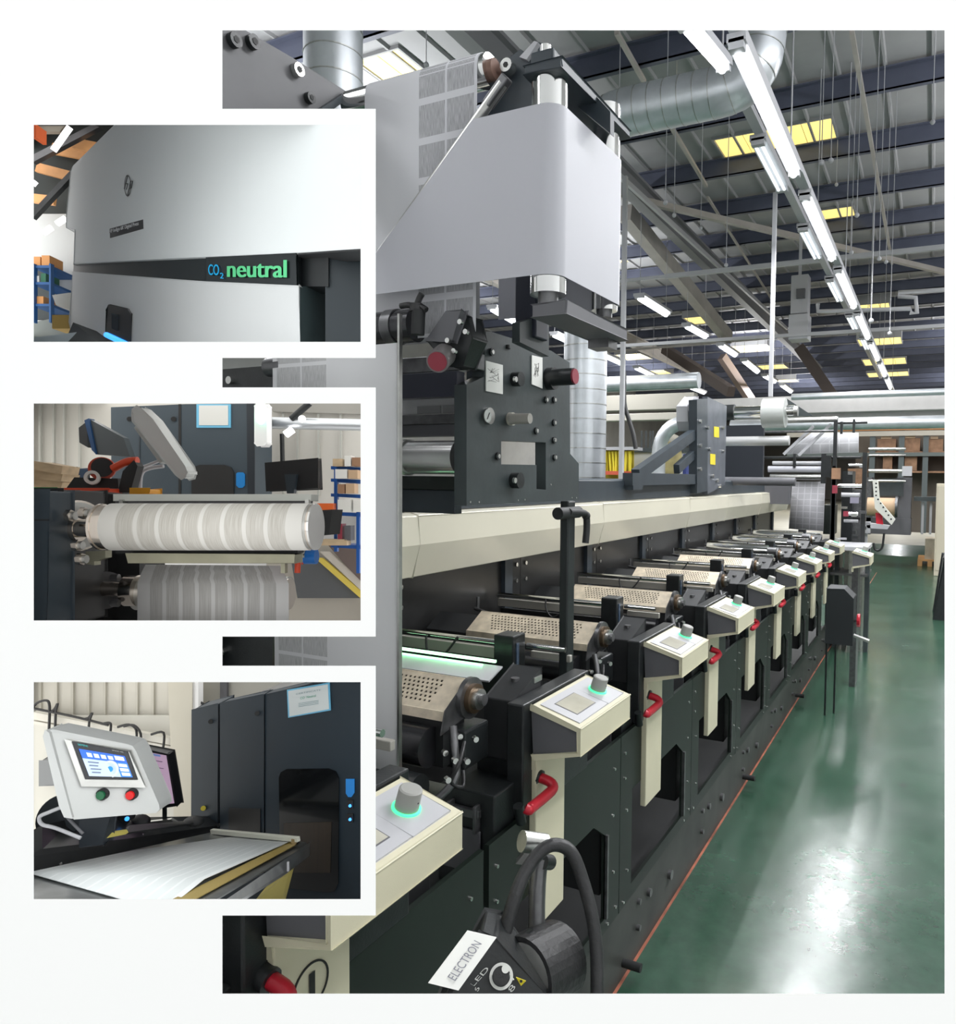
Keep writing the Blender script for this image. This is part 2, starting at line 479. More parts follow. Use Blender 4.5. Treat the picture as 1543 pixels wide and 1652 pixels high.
member('tie_rod', P(1000, 315, Z=6.3), P(1530, 440, Z=6.3), .10, .10, BEIGE, 'pale tie rod crossing under the near purlins')
member('tie_rod', P(972, 568, Z=5.4), P(1245, 545, Z=5.4), .06, .06, BEIGE, 'pale horizontal pipe crossing low behind the thin hanging pole')
member('roof_angle', P(995, 52, Z=6.5), P(1040, 132, Z=6.5), .05, .05, BEIGE, 'thin pale angle above the elbowed silver duct')
member('roof_angle', P(1076, 192, Z=6.5), P(1140, 300, Z=6.5), .05, .05, BEIGE, 'thin pale angle below the elbowed silver duct')
member('roof_angle', P(1142, 318, Z=6.5), P(1250, 490, Z=6.5), .04, .04, BEIGE, 'thin pale angle running on behind the small twin tube lamps')
member('roof_angle', P(1375, 52, Z=6.4), P(1440, 425, Z=6.4), .05, .05, BEIGE, 'long steep pale angle right of the bright tubes')
member('cable_tray', P(976, 262, Z=6.1), P(1270, 530, Z=6.1), .05, .08, LGREY, 'long thin pale tray sloping away from the riser duct', cat='cable tray')
member('water_pipe', P(1075, 446, Z=5.0), P(1530, 398, Z=5.0), .07, .07, LGREY, 'horizontal grey pipe crossing below the second bright tube', cat='pipe')
member('water_pipe', P(970, 457, Z=5.0), P(1075, 446, Z=5.0), .05, .05, LGREY, 'horizontal grey pipe running left from the pipe tee', cat='pipe')
member('water_pipe', P(970, 560, Y=14), P(1530, 525, Y=14), .06, .06, LGREY, 'lower horizontal grey pipe beyond the ceiling heater', cat='pipe')
_p = P(1006, 530, Y=9)
member('standing_pole', (_p.x, 9, 0), (_p.x, 9, P(1008, 285, Y=9).z), .055, .055, LGREY, 'tall grey pole standing right of the silver riser duct', cat='pole')
_p = P(1254.5, 312, Z=4.55)
member('hanging_pole', (_p.x - .02, _p.y, 4.56), (_p.x - .02, _p.y, P(1243, 640, Y=_p.y).z), .04, .04, LGREY, 'thin white pole hanging from the near twin tube lamp', cat='pole')
m = M()
m.path([P(x, y, Y=13) for x, y in ((1320, 490), (1320, 502), (1338, 502), (1470, 498), (1470, 505), (1480, 505), (1478, 480), (1450, 478), (1450, 472), (1530, 467))], .035, 8)
obj('pipe_loop', m, LGREY, label='square-bent grey pipe loop hanging below the fourth bright tube', cat='pipe')
WL = ['suspension wire left of the pair crossing the large roof light', 'suspension wire right of the pair crossing the large roof light', 'suspension wire just right of the large roof light', 'longest suspension wire, reaching down to the lower grey pipe',
      'suspension wire with its clip beside the long steep angle', 'suspension wire right of the small square roof light', 'suspension wire just below the duct at its left end', 'suspension wire nearest the riser duct elbow', 'suspension wire in the gap left of the thin pale angle',
      'suspension wire halfway between duct and thin hanging pole', 'suspension wire ending left of the thin hanging pole', 'thin suspension wire right of the nearest bright tube', 'suspension wire close to the right edge of the opening', 'suspension wire above the top printed web roller',
      'suspension wire over the right end of the crossing grey pipe', 'suspension wire through the small square roof light']
for k, (px, y0, y1, Z) in enumerate(((1326, 150, 265, 8), (1341, 145, 262, 8), (1383, 140, 350, 9), (1406, 50, 520, 9), (1419, 215, 420, 10), (1436, 280, 540, 11),
                                     (1074, 195, 330, 8), (998, 205, 290, 8), (1088, 200, 350, 9), (1131, 205, 370, 10), (1172, 300, 430, 10), (1350, 60, 300, 12), (1505, 60, 200, 9),
                                     (688, 52, 108, 6), (1430, 350, 425, 11), (1374, 330, 410, 10))):
    z = P(px, y0, Y=Z)
    z2 = P(px, y1, Y=Z)
    wt_ = thing('suspension_wire', WL[k], 'wire', (z2.x, z2.y, 6.85), 'thin suspension wires under the roof')
    obj('wire', M().tube((z2.x, z2.y, z2.z), (z2.x, z2.y, 6.855), .005, n=5), LGREY, wt_)
    obj('clip', M().ball((z2.x, z2.y, z2.z + .02), .028, 8, 6), LGREY, wt_)
# unit heater
t = thing('ceiling_heater', 'pale boxy unit heater hanging under the far purlins', 'heater', P(1290, 548, Y=14))
obj('hanger', M().box((P(1285,500,Y=14).x, 14.15, 5.0), (P(1285,500,Y=14).x+.05, 14.2, 6.855)), LGREY, t)
c0, c1 = P(1272, 548, Y=14), P(1306, 442, Y=14)
obj('casing', M().box((c0.x, 14, c0.z), (c1.x, 14.4, c1.z - .7)), LGREY, t, bev=.01)
obj('flue', M().box((c0.x + .02, 14.05, c1.z - .68), (c1.x - .02, 14.35, c1.z + .02)), LGREY, t, bev=.01)
obj('vent', M().box((c0.x + .13, 13.98, c1.z - .42), (c0.x + .28, 14.05, c1.z - .25)), GREYP, t)
TUBE_DIM = mat('dimmer_tube', (1, 1, 1), .5, emit=1.6, ecol=(.85, .95, 1))
# fluorescent lamps
def lamp(p0, p1, label, grp, power, w=.055, light=True, hang=False, twin=False):
    p0, p1 = V(p0), V(p1)
    t = thing('tube_lamp', label, 'lamp', (p0 + p1) / 2, grp)
    d = (p1 - p0).normalized()
    obj('housing', M().bar(p0 - d * .06 + V((0, 0, .055)), p1 + d * .06 + V((0, 0, .055)), w * 2.0, .05), LGREY, t)
    if twin:
        for s_ in (-.028, .028): obj('tube', M().tube(p0 + V((s_, 0, 0)), p1 + V((s_, 0, 0)), .014, n=10), TUBE_DIM, t)
    else: obj('tube', M().tube(p0, p1, w * .5, n=10), TUBE_E, t)
    obj('end_cap', M().bar(p0 - d * .06 + V((0, 0, .02)), p0 + V((0, 0, .02)), w * 1.6, .06), LGREY, t)
    obj('end_cap', M().bar(p1 + V((0, 0, .02)), p1 + d * .06 + V((0, 0, .02)), w * 1.6, .06), LGREY, t)
    if hang:
        for q in (p0, p1): obj('hanger', M().tube((q.x, q.y, q.z + .08), (q.x, q.y, 6.855), .006, n=5), LGREY, t)
    if light:
        area('lamp_or_fill_light', (p0 + p1) / 2 - V((0, 0, w * .55)), ((p1 - p0).length, w * .9), power, col=TUBE_COL, along=d)
wordn = ['nearest', 'second', 'third', 'fourth', 'fifth', 'sixth', 'seventh', 'eighth']
G1 = 'single tube lamps in the long row over the press'
for k in range(7):
    y = 4.29 + 2.47 * k
    lamp((-1.08, y, 4.05), (-1.08, y + 1.86, 4.05), wordn[k] + ' bright long tube lamp in the row over the press', G1, 66 if k < 4 else 45, light=k < 5)
def trunk(x, z, label, ys=3.9):
    t = thing('lamp_trunking', label, 'trunking', (x, 13, z))
    obj('channel', M().box((x - .04, ys, z), (x + .04, 23, z + .06)), LGREY, t)
    for y in range(6, 23, 4): obj('hanger', M().tube((x, y, z + .06), (x, y, 6.855), .007, n=5), LGREY, t)
trunk(-1.08, 4.13, 'long slim steel trunking carrying the single tube lamps')
G2 = 'shorter twin tube lamps beside the main row'
for k, (a, b) in enumerate((((1224, 236), (1262, 306)), ((1293, 374), (1322, 416)), ((1336, 455), (1358, 485)), ((1369, 512), (1382, 533)), ((1391, 548), (1400, 563)))):
    p0, p1 = P(*a, Z=4.5), P(*b, Z=4.5)
    x = (p0.x + p1.x) / 2
    for s_ in (0, 1):
        pass
    lamp((x, p0.y, 4.5), (x, p1.y, 4.5), wordn[k] + ' short twin tube lamp left of the main lamp row', G2, 12, w=.07, light=False, twin=True)
trunk(-1.44, 4.58, 'second slim trunking carrying the short twin lamps', 5.6)
lamp(P(1110, 48, Z=4.05), P(1166, 112, Z=4.3), 'bright tube lamp cut by the upper edge of the opening above the duct elbow', 'lamp over the duct elbow', 18, hang=True)
G3 = 'distant tube lamps left of the thin hanging pole'
far = [((1033, 481), (1075, 507)), ((1109, 527), (1138, 543)), ((1163, 558), (1186, 573)), ((1201, 583), (1222, 600)), ((1234, 607), (1250, 616)), ((1262, 622), (1276, 632)),
       ((970, 572), (1001, 586)), ((1027, 594), (1054, 607)), ((1076, 611), (1100, 621)), ((1116, 626), (1136, 634)), ((972, 440), (990, 452)), ((795, 499), (829, 519)), ((895, 541), (917, 551))]
lbs = ['largest distant tube lamp right of the tall grey pole', 'second distant tube lamp in the row beyond the tall grey pole', 'third distant tube lamp in the row beyond the tall grey pole',
       'fourth distant tube lamp just left of the thin hanging pole', 'fifth distant tube lamp just behind the thin hanging pole', 'sixth and last lamp of the row beyond the hanging pole',
       'low distant tube lamp touching the silver riser duct', 'low distant tube lamp crossed by the tall grey pole', 'low distant tube lamp third from the riser duct',
       'low distant tube lamp above the dark reel stand', 'short distant tube lamp beside the tall web roller', 'distant tube lamp seen under the turned web, left of the slotted plate post',
       'distant tube lamp seen under the roller bracket beside the riser duct']
for (a, b), lb in zip(far, lbs):
    p0, p1 = P(*a, Z=4.9), P(*b, Z=4.9)
    if p1.y > 33: p0, p1 = P(*a, Z=3.6), P(*b, Z=3.6)
    lamp(p0, p1, lb, G3, 6, w=.11, light=False, hang=True)
# ducts
def duct(name, pts, r, label, seam=.115):
    t = thing(name, label, 'duct', pts[0])
    m = M().path(pts, r, 28)
    obj('pipe', m, GALV, t)
    pv = [V(p) for p in pts]; m = M(); acc = 0
    for a, b in zip(pv, pv[1:]):
        L = (b - a).length; d = (b - a).normalized(); q = seam - acc
        while q < L:
            p = a + d * q
            m.ring(p - d * .003, p + d * .003, r + .003, r - .001, 28); q += seam
        acc = (L - (q - seam))
    obj('seam_band', m, STEEL, t, kind='stuff')
    return t
def bend(a, b, c, r, n=7):
    a, b, c = V(a), V(b), V(c)
    p = b + (a - b).normalized() * r; q = b + (c - b).normalized() * r
    return [p * (1 - t) ** 2 + b * 2 * t * (1 - t) + q * t * t for t in [i / n for i in range(n + 1)]]
vx, vy = -2.53, 5.36
hz = P(985, 187, Y=5.36).z
pts = [(vx, vy, 0.0)] + bend((vx, vy, 1), (vx, vy, hz), (-1, vy, hz), .32) + bend((vx, vy, hz), (-1.22, vy, hz), (-1.05, vy + .35, 6.8), .28) + [(-1.05, vy + .35, 6.8)]
duct('extraction_duct', pts, .172, 'silver spiral duct rising behind the slotted plate and elbowing right under the roof')
lc = P(538, 100, Y=3.1)
duct('spiral_riser', [(lc.x, 3.1, 1.9), (lc.x, 3.1, 6.5)], .153, 'shiny spiral duct standing behind the upper grey plate', seam=.13)
# ================================================================== the printing press
PITCH_Y = .755
GU = 'black flexo printing units in line'
ux, uy = -1.1, 1.5
def perforated(m, a, b, c, d, nu, nv, holes, t=.002):
    """sheet a-b-c-d (a,b near edge; d,c far edge) with square holes left open, real thickness"""
    a, b, c, d = map(V, (a, b, c, d))
    nrm = (b - a).cross(d - a).normalized() * t
    def pt(i, j):
        u, v = i / nu, j / nv
        return (a * (1 - u) + b * u) * (1 - v) + (d * (1 - u) + c * u) * v
    base = [pt(i, j) for j in range(nv + 1) for i in range(nu + 1)]
    n = len(base)
    fs = []
    solid = lambda i, j: 0 <= i < nu and 0 <= j < nv and not holes(i, j)
    k = lambda i, j: j * (nu + 1) + i
    for j in range(nv):
        for i in range(nu):
            if not solid(i, j): continue
            q = (k(i, j), k(i + 1, j), k(i + 1, j + 1), k(i, j + 1))
            fs.append(q); fs.append(tuple(n + x for x in reversed(q)))
            for di, dj, e in ((-1, 0, (q[0], q[3])), (1, 0, (q[2], q[1])), (0, -1, (q[1], q[0])), (0, 1, (q[3], q[2]))):
                if not solid(i + di, j + dj): fs.append((e[0], e[1], n + e[1], n + e[0]))
    m.add(base + [p - nrm for p in base], fs)

def console_parts(t, y0, y1, sc=1.0, ox=0.0, oz=0.0):
    A, B, C_, D_ = [V((x + ox, 0, z + oz)) for x, z in ((-.838, 1.066), (-.708, 1.030), (-.708, .966), (-.832, .936))]
    def q(p, y): return (p.x, y, p.z)
    k = .009
    outer = [A, B, C_, D_]
    inner = [V((D_.x - .004, 0, D_.z + .010)), V((C_.x - k, 0, C_.z + k * .8)), V((B.x - k, 0, B.z - k * .9)), V((A.x - .004, 0, A.z - .011))]
    m = M().prism([q(p, y0) for p in outer + inner], (0, y1 - y0, 0))
    c = obj('console_shell', m, CREAM, t, bev=.0025)
    obj('side_panel', M().prism([q(p, y0 + .006) for p in inner], (0, y1 - y0 - .012, 0)), GREYP, c)
    # lip under the console
    obj('lip', M().prism([q(D_, y0 + .01), (D_.x, y0 + .01, D_.z - .028), (D_.x - .012, y0 + .01, D_.z - .028), (D_.x - .012, y0 + .01, D_.z)], (0, y1 - y0 - .02, 0)), CREAM, c, bev=.002)
    d = (B - A).normalized(); n = V((-d.z, 0, d.x)) * (-1 if d.x < 0 else 1)
    if n.z < 0: n = -n
    def tp(s, y, h=0): p = A + d * s + n * h; return (p.x, y, p.z)
    def plate(s0, s1, ya, yb, h0, h1):
        return M().prism([tp(s0, ya, h0), tp(s1, ya, h0), tp(s1, yb, h0), tp(s0, yb, h0)], n * (h1 - h0))
    L = (B - A).length
    ym = y0 + (y1 - y0) * .62
    sp = obj('screen_plate', plate(.014, L - .014, y0 + .02, ym - .001, 0, .0022), LGREY, c, bev=.001)
    obj('knob_plate', plate(.014, L - .014, ym + .001, y1 - .014, 0, .0022), LGREY, c, bev=.001)
    obj('screen_border', plate(.034, L - .036, y0 + .052, ym - .028, .0022, .0028), mat('screen_border', (.12, .12, .13), .4), sp)
    obj('screen', plate(.0365, L - .0385, y0 + .0545, ym - .0305, .0028, .0034), mat('screen_reflection', (.52, .50, .42), .12, noise=.12, nscale=12), sp)  # cream reflection painted into the screen colour
    kc = V(tp(L * .50, y0 + (y1 - y0) * .78, .0022))
    kn = obj('dial_knob', M().tube(kc + n * .003, kc + n * .036, .0205, .0195, 28).tube(kc + n * .036, kc + n * .038, .0195, .0165, 28), KNOBG, t)
    obj('light_ring', M().ring(kc, kc + n * .003, .0245, .0205, 28), GREEN_E, kn)
    obj('mark', M().tube(kc + V((.0195, 0, 0)) + n * .014, kc + V((.021, 0, 0)) + n * .014, .0016, n=8), INK, kn)

def build_unit():
    t = thing('printing_unit', 'x', 'printing unit', (ux, uy, 0), GU)
    console_parts(t, 1.5, 1.8)
    # black carrier behind the console
    obj('carrier', M().box((-.888, 1.47, .80), (-.842, 1.83, 1.072)), BLACK, t, bev=.004)
    # sloping motor box
    a0, a1 = P(830, 1132.5, X=-.888), P(854.6, 1093, X=-.888)
    m = M().prism([(-.888, a0.y, .92), (-.888, a0.y, a0.z), (-.888, a1.y + .06, a1.z + .012), (-.888, a1.y + .06, .92)], (-.082, 0, 0))
    obj('motor_box', m, mat('dark_grey_box', (.026, .027, .029), .45, noise=.1, nscale=15), t, bev=.003)
    obj('motor_box_foot', M().box((-.99, 1.50, .88), (-.89, 1.64, .92)), BLACK, t, bev=.003)
    # lower black block with lit top
    obj('drive_block', M().box((-1.02, 1.384, .66), (-.866, 1.552, .886)), BLACK, t, bev=.004)
    b = obj('front_bracket', M().box((-.98, 1.370, .83), (-.90, 1.384, .85)).box((-.98, 1.362, .838), (-.972, 1.384, .862)).box((-.91, 1.362, .80), (-.902, 1.384, .862)), DSTEEL, t, bev=.002)
    obj('cover_plate', M().box((-1.0, 1.376, .70), (-.90, 1.384, .80)), GREYP, t, bev=.003)
    obj('lower_body', M().box((-1.05, 1.30, .30), (-.90, 1.52, .66)).box((-1.0, 1.552, .62), (-.885, 1.95, .86)), BLACK_M, t, bev=.004)
    # red grab handle
    z1, z0 = P(893, 1270, X=-.793), P(854, 1306, X=-.793)
    m = M().path([(-.845, z1.y + .002, z1.z + .018), (-.806, z1.y + .004, z1.z + .010), (-.793, z1.y, z1.z), (-.793, z1.y - .02, z1.z - .006), (-.793, z0.y + .01, z0.z), (-.793, z0.y, z0.z), (-.80, z0.y - .004, z0.z + .004)], .0125, 8, 3)
    h = obj('red_handle', m, RED, t)
    obj('handle_socket', M().tube((-.862, z1.y + .002, z1.z + .022), (-.828, z1.y + .002, z1.z + .014), .019), BLACK, h)
    obj('handle_stem', M().tube((-.83, z0.y + .015, z0.z - .005), (-.83, z0.y + .03, z0.z - .05), .012), BLACK, h)
    # cream column cover
    obj('column_cover', M().box((-.85, 1.512, .512), (-.83, 1.665, .945)), CREAM, t, bev=.003)
    # side frame with its opening and feet
    ya, yb = 1.335, 1.335 + PITCH_Y
    sf = M().prism([(-.86, ya, .24), (-.86, yb - .004, .24), (-.86, yb - .004, .80), (-.86, ya, .80)], (.012, 0, 0),
                   [[(-.86, ya + .10, .285), (-.86, yb - .115, .285), (-.86, yb - .115, .54), (-.86, yb - .20, .60), (-.86, ya + .10, .60)]])
    s = obj('side_frame', sf, BLACK_G, t)
    m = M()
    for yy, zz in ((.03, .74), (.03, .66), (.06, .35), (.70, .72), (.70, .40), (.66, .26), (.03, .26), (.72, .28), (.05, .55), (.69, .58)):
        m.tube((-.849, ya + yy, zz), (-.843, ya + yy, zz), .0045, n=8)
    obj('bolt', m, BOLT, s, kind='stuff')
    obj('frame_edge', M().box((-.852, yb - .115, .285), (-.80 - .04, yb - .105, .54)), DSTEEL, s)
    # clamp and hose clutter below the handle
    m = M()
    for yy, zz, xx in ((1.40, .60, -.885), (1.44, .55, -.885), (1.43, .63, -.885), (1.37, .50, -.885), (1.48, .68, -.87), (1.49, .71, -.87), (1.36, .42, -.885)):
        m.tube((xx, yy, zz), (xx + .016, yy, zz), .008, n=10)
    obj('bolt', m, BOLT, t, kind='stuff')
    # ---------- print deck across the web
    xr_ = -.965
    g = P(768, 1127, X=-.94)
    r = obj('anilox_gear', M().tube((-.962, g.y, g.z), (-.950, g.y, g.z), .048, n=32), DSTEEL, t)
    obj('collar', M().tube((-.950, g.y, g.z), (-.938, g.y, g.z), .034, n=28), mat('bronze_collar', (.16, .11, .07), .35, .8), r)
    obj('collar', M().tube((-.938, g.y, g.z), (-.926, g.y, g.z), .024, n=28), STEEL, r)
    obj('hub', M().tube((-.926, g.y, g.z), (-.915, g.y, g.z), .013, n=20), DSTEEL, r)
    pr, pf = V((xr_, 1.42, 1.130)), V((xr_, 1.330, 1.080))
    xl, xg = -1.592, -1.42
    def hol(i, j):
        if i < 7 + (13 - j) // 2 or i > 61 or j < 3 or j > 13: return False
        return j % 2 == 1 and i % 2 == (j // 2) % 2
    m = M()
    perforated(m, (xg, pf.y, pf.z), (xr_, pf.y, pf.z), (xr_, pr.y, pr.z), (xg, pr.y, pr.z), 70, 16, hol)
    p = obj('perforated_guard', m, PERF, t)
    obj('guard_lip', M().box((xg, pf.y - .004, pf.z - .022), (xr_, pf.y, pf.z)).box((xg, pr.y, pr.z - .012), (xr_, pr.y + .004, pr.z + .001)), PERF, p)
    obj('guard_end', M().prism([(xr_, pf.y - .015, 1.03), (xr_, pf.y, pf.z), (xr_, pr.y, pr.z + .004), (xr_, pr.y + .02, 1.05)], (.003, 0, 0)), DSTEEL, p)
    obj('ink_chamber', M().prism([(xl, pf.y + .004, .95), (xl, pf.y + .004, pf.z - .012), (xl, pr.y - .004, pr.z - .014), (xl, pr.y - .004, .95)], (xg - xl + .45, 0, 0)), BLACK_M, t)
    obj('impression_roller', M().tube((xl, 1.315, 1.0), (-.99, 1.315, 1.0), .045, n=24), mat('black_roller', (.016, .016, .018), .22), t)
    obj('lower_roller', M().tube((xl, 1.25, .93), (-.97, 1.25, .93), .035, n=24), BLACK, t)
    obj('tray', M().box((xl, 1.26, .885), (-.98, 1.38, .891)).box((xl, 1.255, .885), (-.98, 1.26, .905)), STEEL, t)
    m = M().path([(-.94, 1.33, 1.05), (-.92, 1.31, 1.0), (-.91, 1.30, .96), (-.92, 1.28, .93), (-.95, 1.26, .90)], .009, 8, 3)
    l = obj('pressure_lever', m, DSTEEL, t)
    m = M()
    for q in ((-.91, 1.29, .995), (-.90, 1.32, .985), (-.94, 1.295, 1.005), (-.90, 1.25, .97), (-.905, 1.36, 1.02), (-.93, 1.335, 1.03)):
        m.tube(q, (q[0] + .010, q[1] - .006, q[2]), .0065, n=10)
    obj('bolt', m, BOLT, l, kind='stuff')
    obj('hose', M().path([(-.91, 1.33, 1.02), (-.895, 1.29, .99), (-.91, 1.28, .95), (-.90, 1.31, .93), (-.92, 1.34, .95)], .0045, 6, 4), RUBBER, t)
    obj('bearing_block', M().box((-.985, 1.36, .94), (-.93, 1.46, 1.03)), BLACK, t, bev=.006)
    # bars between this deck and the next
    yb_, z = 1.80, 1.124
    obj('guide_bar', M().tube((xl, yb_, z), (-1.12, yb_, z), .0095, n=14), CHROME, t)
    obj('dryer_hood', M().box((xl, yb_ + .004, z - .048), (-1.12, yb_ + .02, z - .016)), mat('warm_plate', (.42, .40, .36), .4, .3), t, bev=.002)
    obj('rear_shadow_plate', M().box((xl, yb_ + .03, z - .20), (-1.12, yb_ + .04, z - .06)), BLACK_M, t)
    obj('bar_holder', M().box((-1.12, yb_ - .02, .99), (-1.055, yb_ + .05, z + .028)), BLACK, t, bev=.004)
    obj('dryer_window', M().box((-1.055, yb_ - .005, 1.06), (-1.052, yb_ + .008, 1.13)), mat('blue_grey_window', (.06, .09, .14), .2), t)
    obj('guide_bar_short', M().tube((-1.055, yb_ + .06, z - .012), (-.93, yb_ + .06, z - .012), .008, n=12), CHROME, t)
    obj('side_plate', M().box((-1.05, yb_ + .07, z - .05), (-.92, yb_ + .085, z - .030)), mat('warm_plate', (.42, .40, .36), .4, .3), t, bev=.002)
    obj('wire', M().path([(-1.36, 1.785, 1.125), (-1.35, 1.775, 1.085), (-1.32, 1.77, 1.06), (-1.28, 1.775, 1.085), (-1.25, 1.79, 1.13)], .0035, 6, 5), RUBBER, t)
    obj('guard_handle', M().tube((-1.50, 1.52, 1.12), (-1.50, 1.52, 1.16), .006).tube((-1.50, 1.50, 1.12), (-1.42, 1.48, 1.11), .006), DSTEEL, t)
    obj('clamp_stub', M().tube((-.93, 1.58, 1.06), (-.93, 1.58, 1.10), .011).tube((-.95, 1.66, 1.06), (-.95, 1.66, 1.09), .014), DSTEEL, t)
    return t

unit = build_unit()
UL = {1: 'second black printing unit, the one with the green light bar and big red handle', 0: 'nearest black printing unit, its column cover numbered 1',
      2: 'third black printing unit, just beyond the black clamp post', 3: 'fourth black printing unit with clean cream console and knob', 4: 'fifth black printing unit in the line, tan perforated guard',
      5: 'sixth black printing unit in the line', 6: 'seventh black printing unit with bare chrome rollers', 7: 'eighth black printing unit with bare chrome rollers',
      8: 'last black printing unit, against the hanging grid-printed web'}
unit['label'] = UL[1]
units = {1: unit}
for k in (0, 2, 3, 4, 5, 6, 7, 8):
    c = copy_tree(unit)
    c.location = (ux, uy + PITCH_Y * (k - 1) - (.018 if k == 0 else 0), 0)
    c['label'] = UL[k]
    units[k] = c
    if k == 0:
        for ch in c.children:
            if ch.name.startswith('red_handle'): ch.location.y -= .026
    if k in (6, 7, 8):
        for ch in list(c.children):
            if ch.name.startswith('perforated_guard'):
                for g_ in list(ch.children): bpy.data.objects.remove(g_)
                bpy.data.objects.remove(ch)
        y = uy + PITCH_Y * (k - 1)
        obj('print_roller', M().tube((-1.45, y - .10, 1.11), (-1.02, y - .10, 1.11), .042, n=24), CHROME, c)
        obj('roller_end', M().tube((-1.02, y - .10, 1.11), (-.96, y - .10, 1.11), .03, n=20), DSTEEL, c)
# things only one unit shows
u1 = units[1]
obj('green_lamp_bar', M().box((-1.50, 1.70, 1.094), (-1.065, 1.708, 1.101)), mat('green_white_lamp', (.6, 1, .7), .4, emit=2.2, ecol=(.50, 1, .58)), u1)
gl = area('green_lamp_light', (-1.30, 1.695, 1.088), (.4, .01), .4, direction=(0, -.6, -1), col=(.15, 1, .3), along=(1, 0, 0))
obj('lit_plate', M().prism([(-1.50, 1.60, 1.075), (-1.02, 1.60, 1.075), (-1.04, 1.70, 1.088), (-1.50, 1.70, 1.088)], (0, 0, -.004)), LGREY, u1)
obj('side_plate', M().box((-.93, 1.60, 1.085), (-.885, 1.64, 1.10)), STEEL, u1, bev=.002)
u0 = units[0]
# number 1 in its ring on the nearest column cover
cy, cz = P(501, 1590, X=-.8295).y, P(501, 1590, X=-.8295).z
m = M().ring((-.829, cy, cz), (-.8275, cy, cz), .036, .033, 40)
obj('number_ring', m, INK, u0)
text('number', '1', INK, u0, (-.829, cy - .004, cz - .020), (-.829, cy + .008, cz - .020), (-.829, cy - .004, cz + .020), off=.0012)

# continuous back frame, cream beam and slate rail
t = thing('press_back_frame', 'black bolted back wall of the press carrying the long cream beam', 'machine frame', (-1.62, 1.2, 0))
yy = 1.2
seams = [1.2, 1.94, 2.79, 3.6, 4.4, 5.2, 6.0, 6.8, 7.6, 8.5]
for a, b in zip(seams, seams[1:]):
    bp = obj('back_panel', M().box((-1.66, a + .002, .3), (-1.62, b - .002, 1.46)), mat('black_back_panel', (.016, .016, .016), .35, noise=.2, nscale=4), t)
    m = M()
    for y_ in (a + .04, b - .04):
        for z_ in (1.225, 1.155): m.tube((-1.62, y_, z_), (-1.612, y_, z_), .009, n=10)
    obj('bolt', m, BOLT, bp, kind='stuff')
    obj('upright', M().box((-1.62, b - .16, .3), (-1.60, b - .10, 1.27)), SLATE, bp)
bs = [1.2, P(674, 860, X=-1.5).y, P(972, 850, X=-1.5).y, P(1112, 830, X=-1.5).y, 5.9, 7.2, P(1273, 800, X=-1.5).y]
for a, b in zip(bs, bs[1:]):
    pf_ = [(-1.60, a, 1.482), (-1.53, a, 1.482), (-1.497, a, 1.474), (-1.488, a, 1.38), (-1.52, a, 1.272), (-1.60, a, 1.272)]
    obj('beam_cover', M().prism(pf_, (0, b - a - .003, 0)), CREAM_B, t, bev=.003)
obj('slate_rail', M().box((-1.66, 1.1, 1.483), (-1.55, 8.5, 1.592)), SLATE, t, bev=.004)
obj('rail_ledge', M().box((-1.70, 1.1, 1.592), (-1.56, 8.5, 1.60)), mat('rail_top', (.16, .18, .20), .4), t)
# base rail on the floor
t = thing('press_plinth', 'long dark base rail under the printing units along the red floor line', 'machine base', (-.9, .3, 0))
obj('base_plate', M().prism([(-.875, 0.2, 0), (-.853, 0.2, 0), (-.848, 0.2, .24), (-.875, 0.2, .24)], (0, 8.1, 0)), mat('dusty_dark_steel', (.040, .042, .038), .5, noise=.35, nscale=7), t)
obj('deck_plate', M().box((-1.6, .2, .0), (-.876, 8.3, .03)), BLACK_M, t)
m = M()
for k in range(11):
    y = .75 + .755 * k
    for dy, z_, r_ in ((0, .19, .010), (.10, .17, .014), (.0, .10, .010), (.33, .12, .018)):
        m.tube((-.853, y + dy, z_), (-.838, y + dy, z_), r_, n=12)
obj('bolt', m, DSTEEL, t, kind='stuff')
for k, (y, lb) in enumerate(((2.14, 'nearest'), (3.80, 'middle'), (5.44, 'farthest'))):
    obj('levelling_bar', M().tube((-.853, y, .05), (-.79, y, .05), .014, n=12), BLACK_M, t)
obj('floor_line', M().box((-.852, .2, .0), (-.842, 14, .0015)), mat('worn_red_line', (.30, .10, .06), .6, noise=.5, nscale=9), label='thin worn red line on the floor beside the press base', cat='floor marking')

# strobe lamp tool on its arm in front of the nearest unit
def S(x, y, d=1.02): return E(x, y, d)
def slab(m, pts, t, d=None, holes=()):
    """flat piece with outline at its own distance and real thickness, receding from the eye side"""
    q = [E(p[0], p[1], p[2] if len(p) > 2 else d) for p in pts]
    hh = [[E(p[0], p[1], p[2] if len(p) > 2 else d) for p in h] for h in holes]
    return m.prism(q, FWD * t, hh)
t = thing('inspection_lamp', 'black lamp box with round dial and handwritten sticker held on a jointed arm', 'lamp', E(800, 1700, 1.06))
m = slab(M(), [(700, 1640, .99), (775, 1505, 1.06), (800, 1510, 1.06), (880, 1610, 1.04), (880, 1650, 1.0)], .06)
obj('lamp_box', m, BLACK, t, bev=.004)
k = obj('lamp_drum', M().tube(E(836, 1583, 1.08), E(872, 1562, 1.16), .05, n=32), STEEL, t)
obj('drum_shroud', M().ring(E(840, 1580, 1.085), E(898, 1548, 1.16), .057, .0505, 32), RUBBER, k)
st = slab(M(), [(691, 1586, .985), (754, 1502, 1.053), (801, 1513, 1.053), (740, 1598, .985)], .002)
k = obj('sticker', st, PAPER, t)
pl = lambda x, y: E(x, y, .985 + (1595 - y) / 90 * .068 - .004)
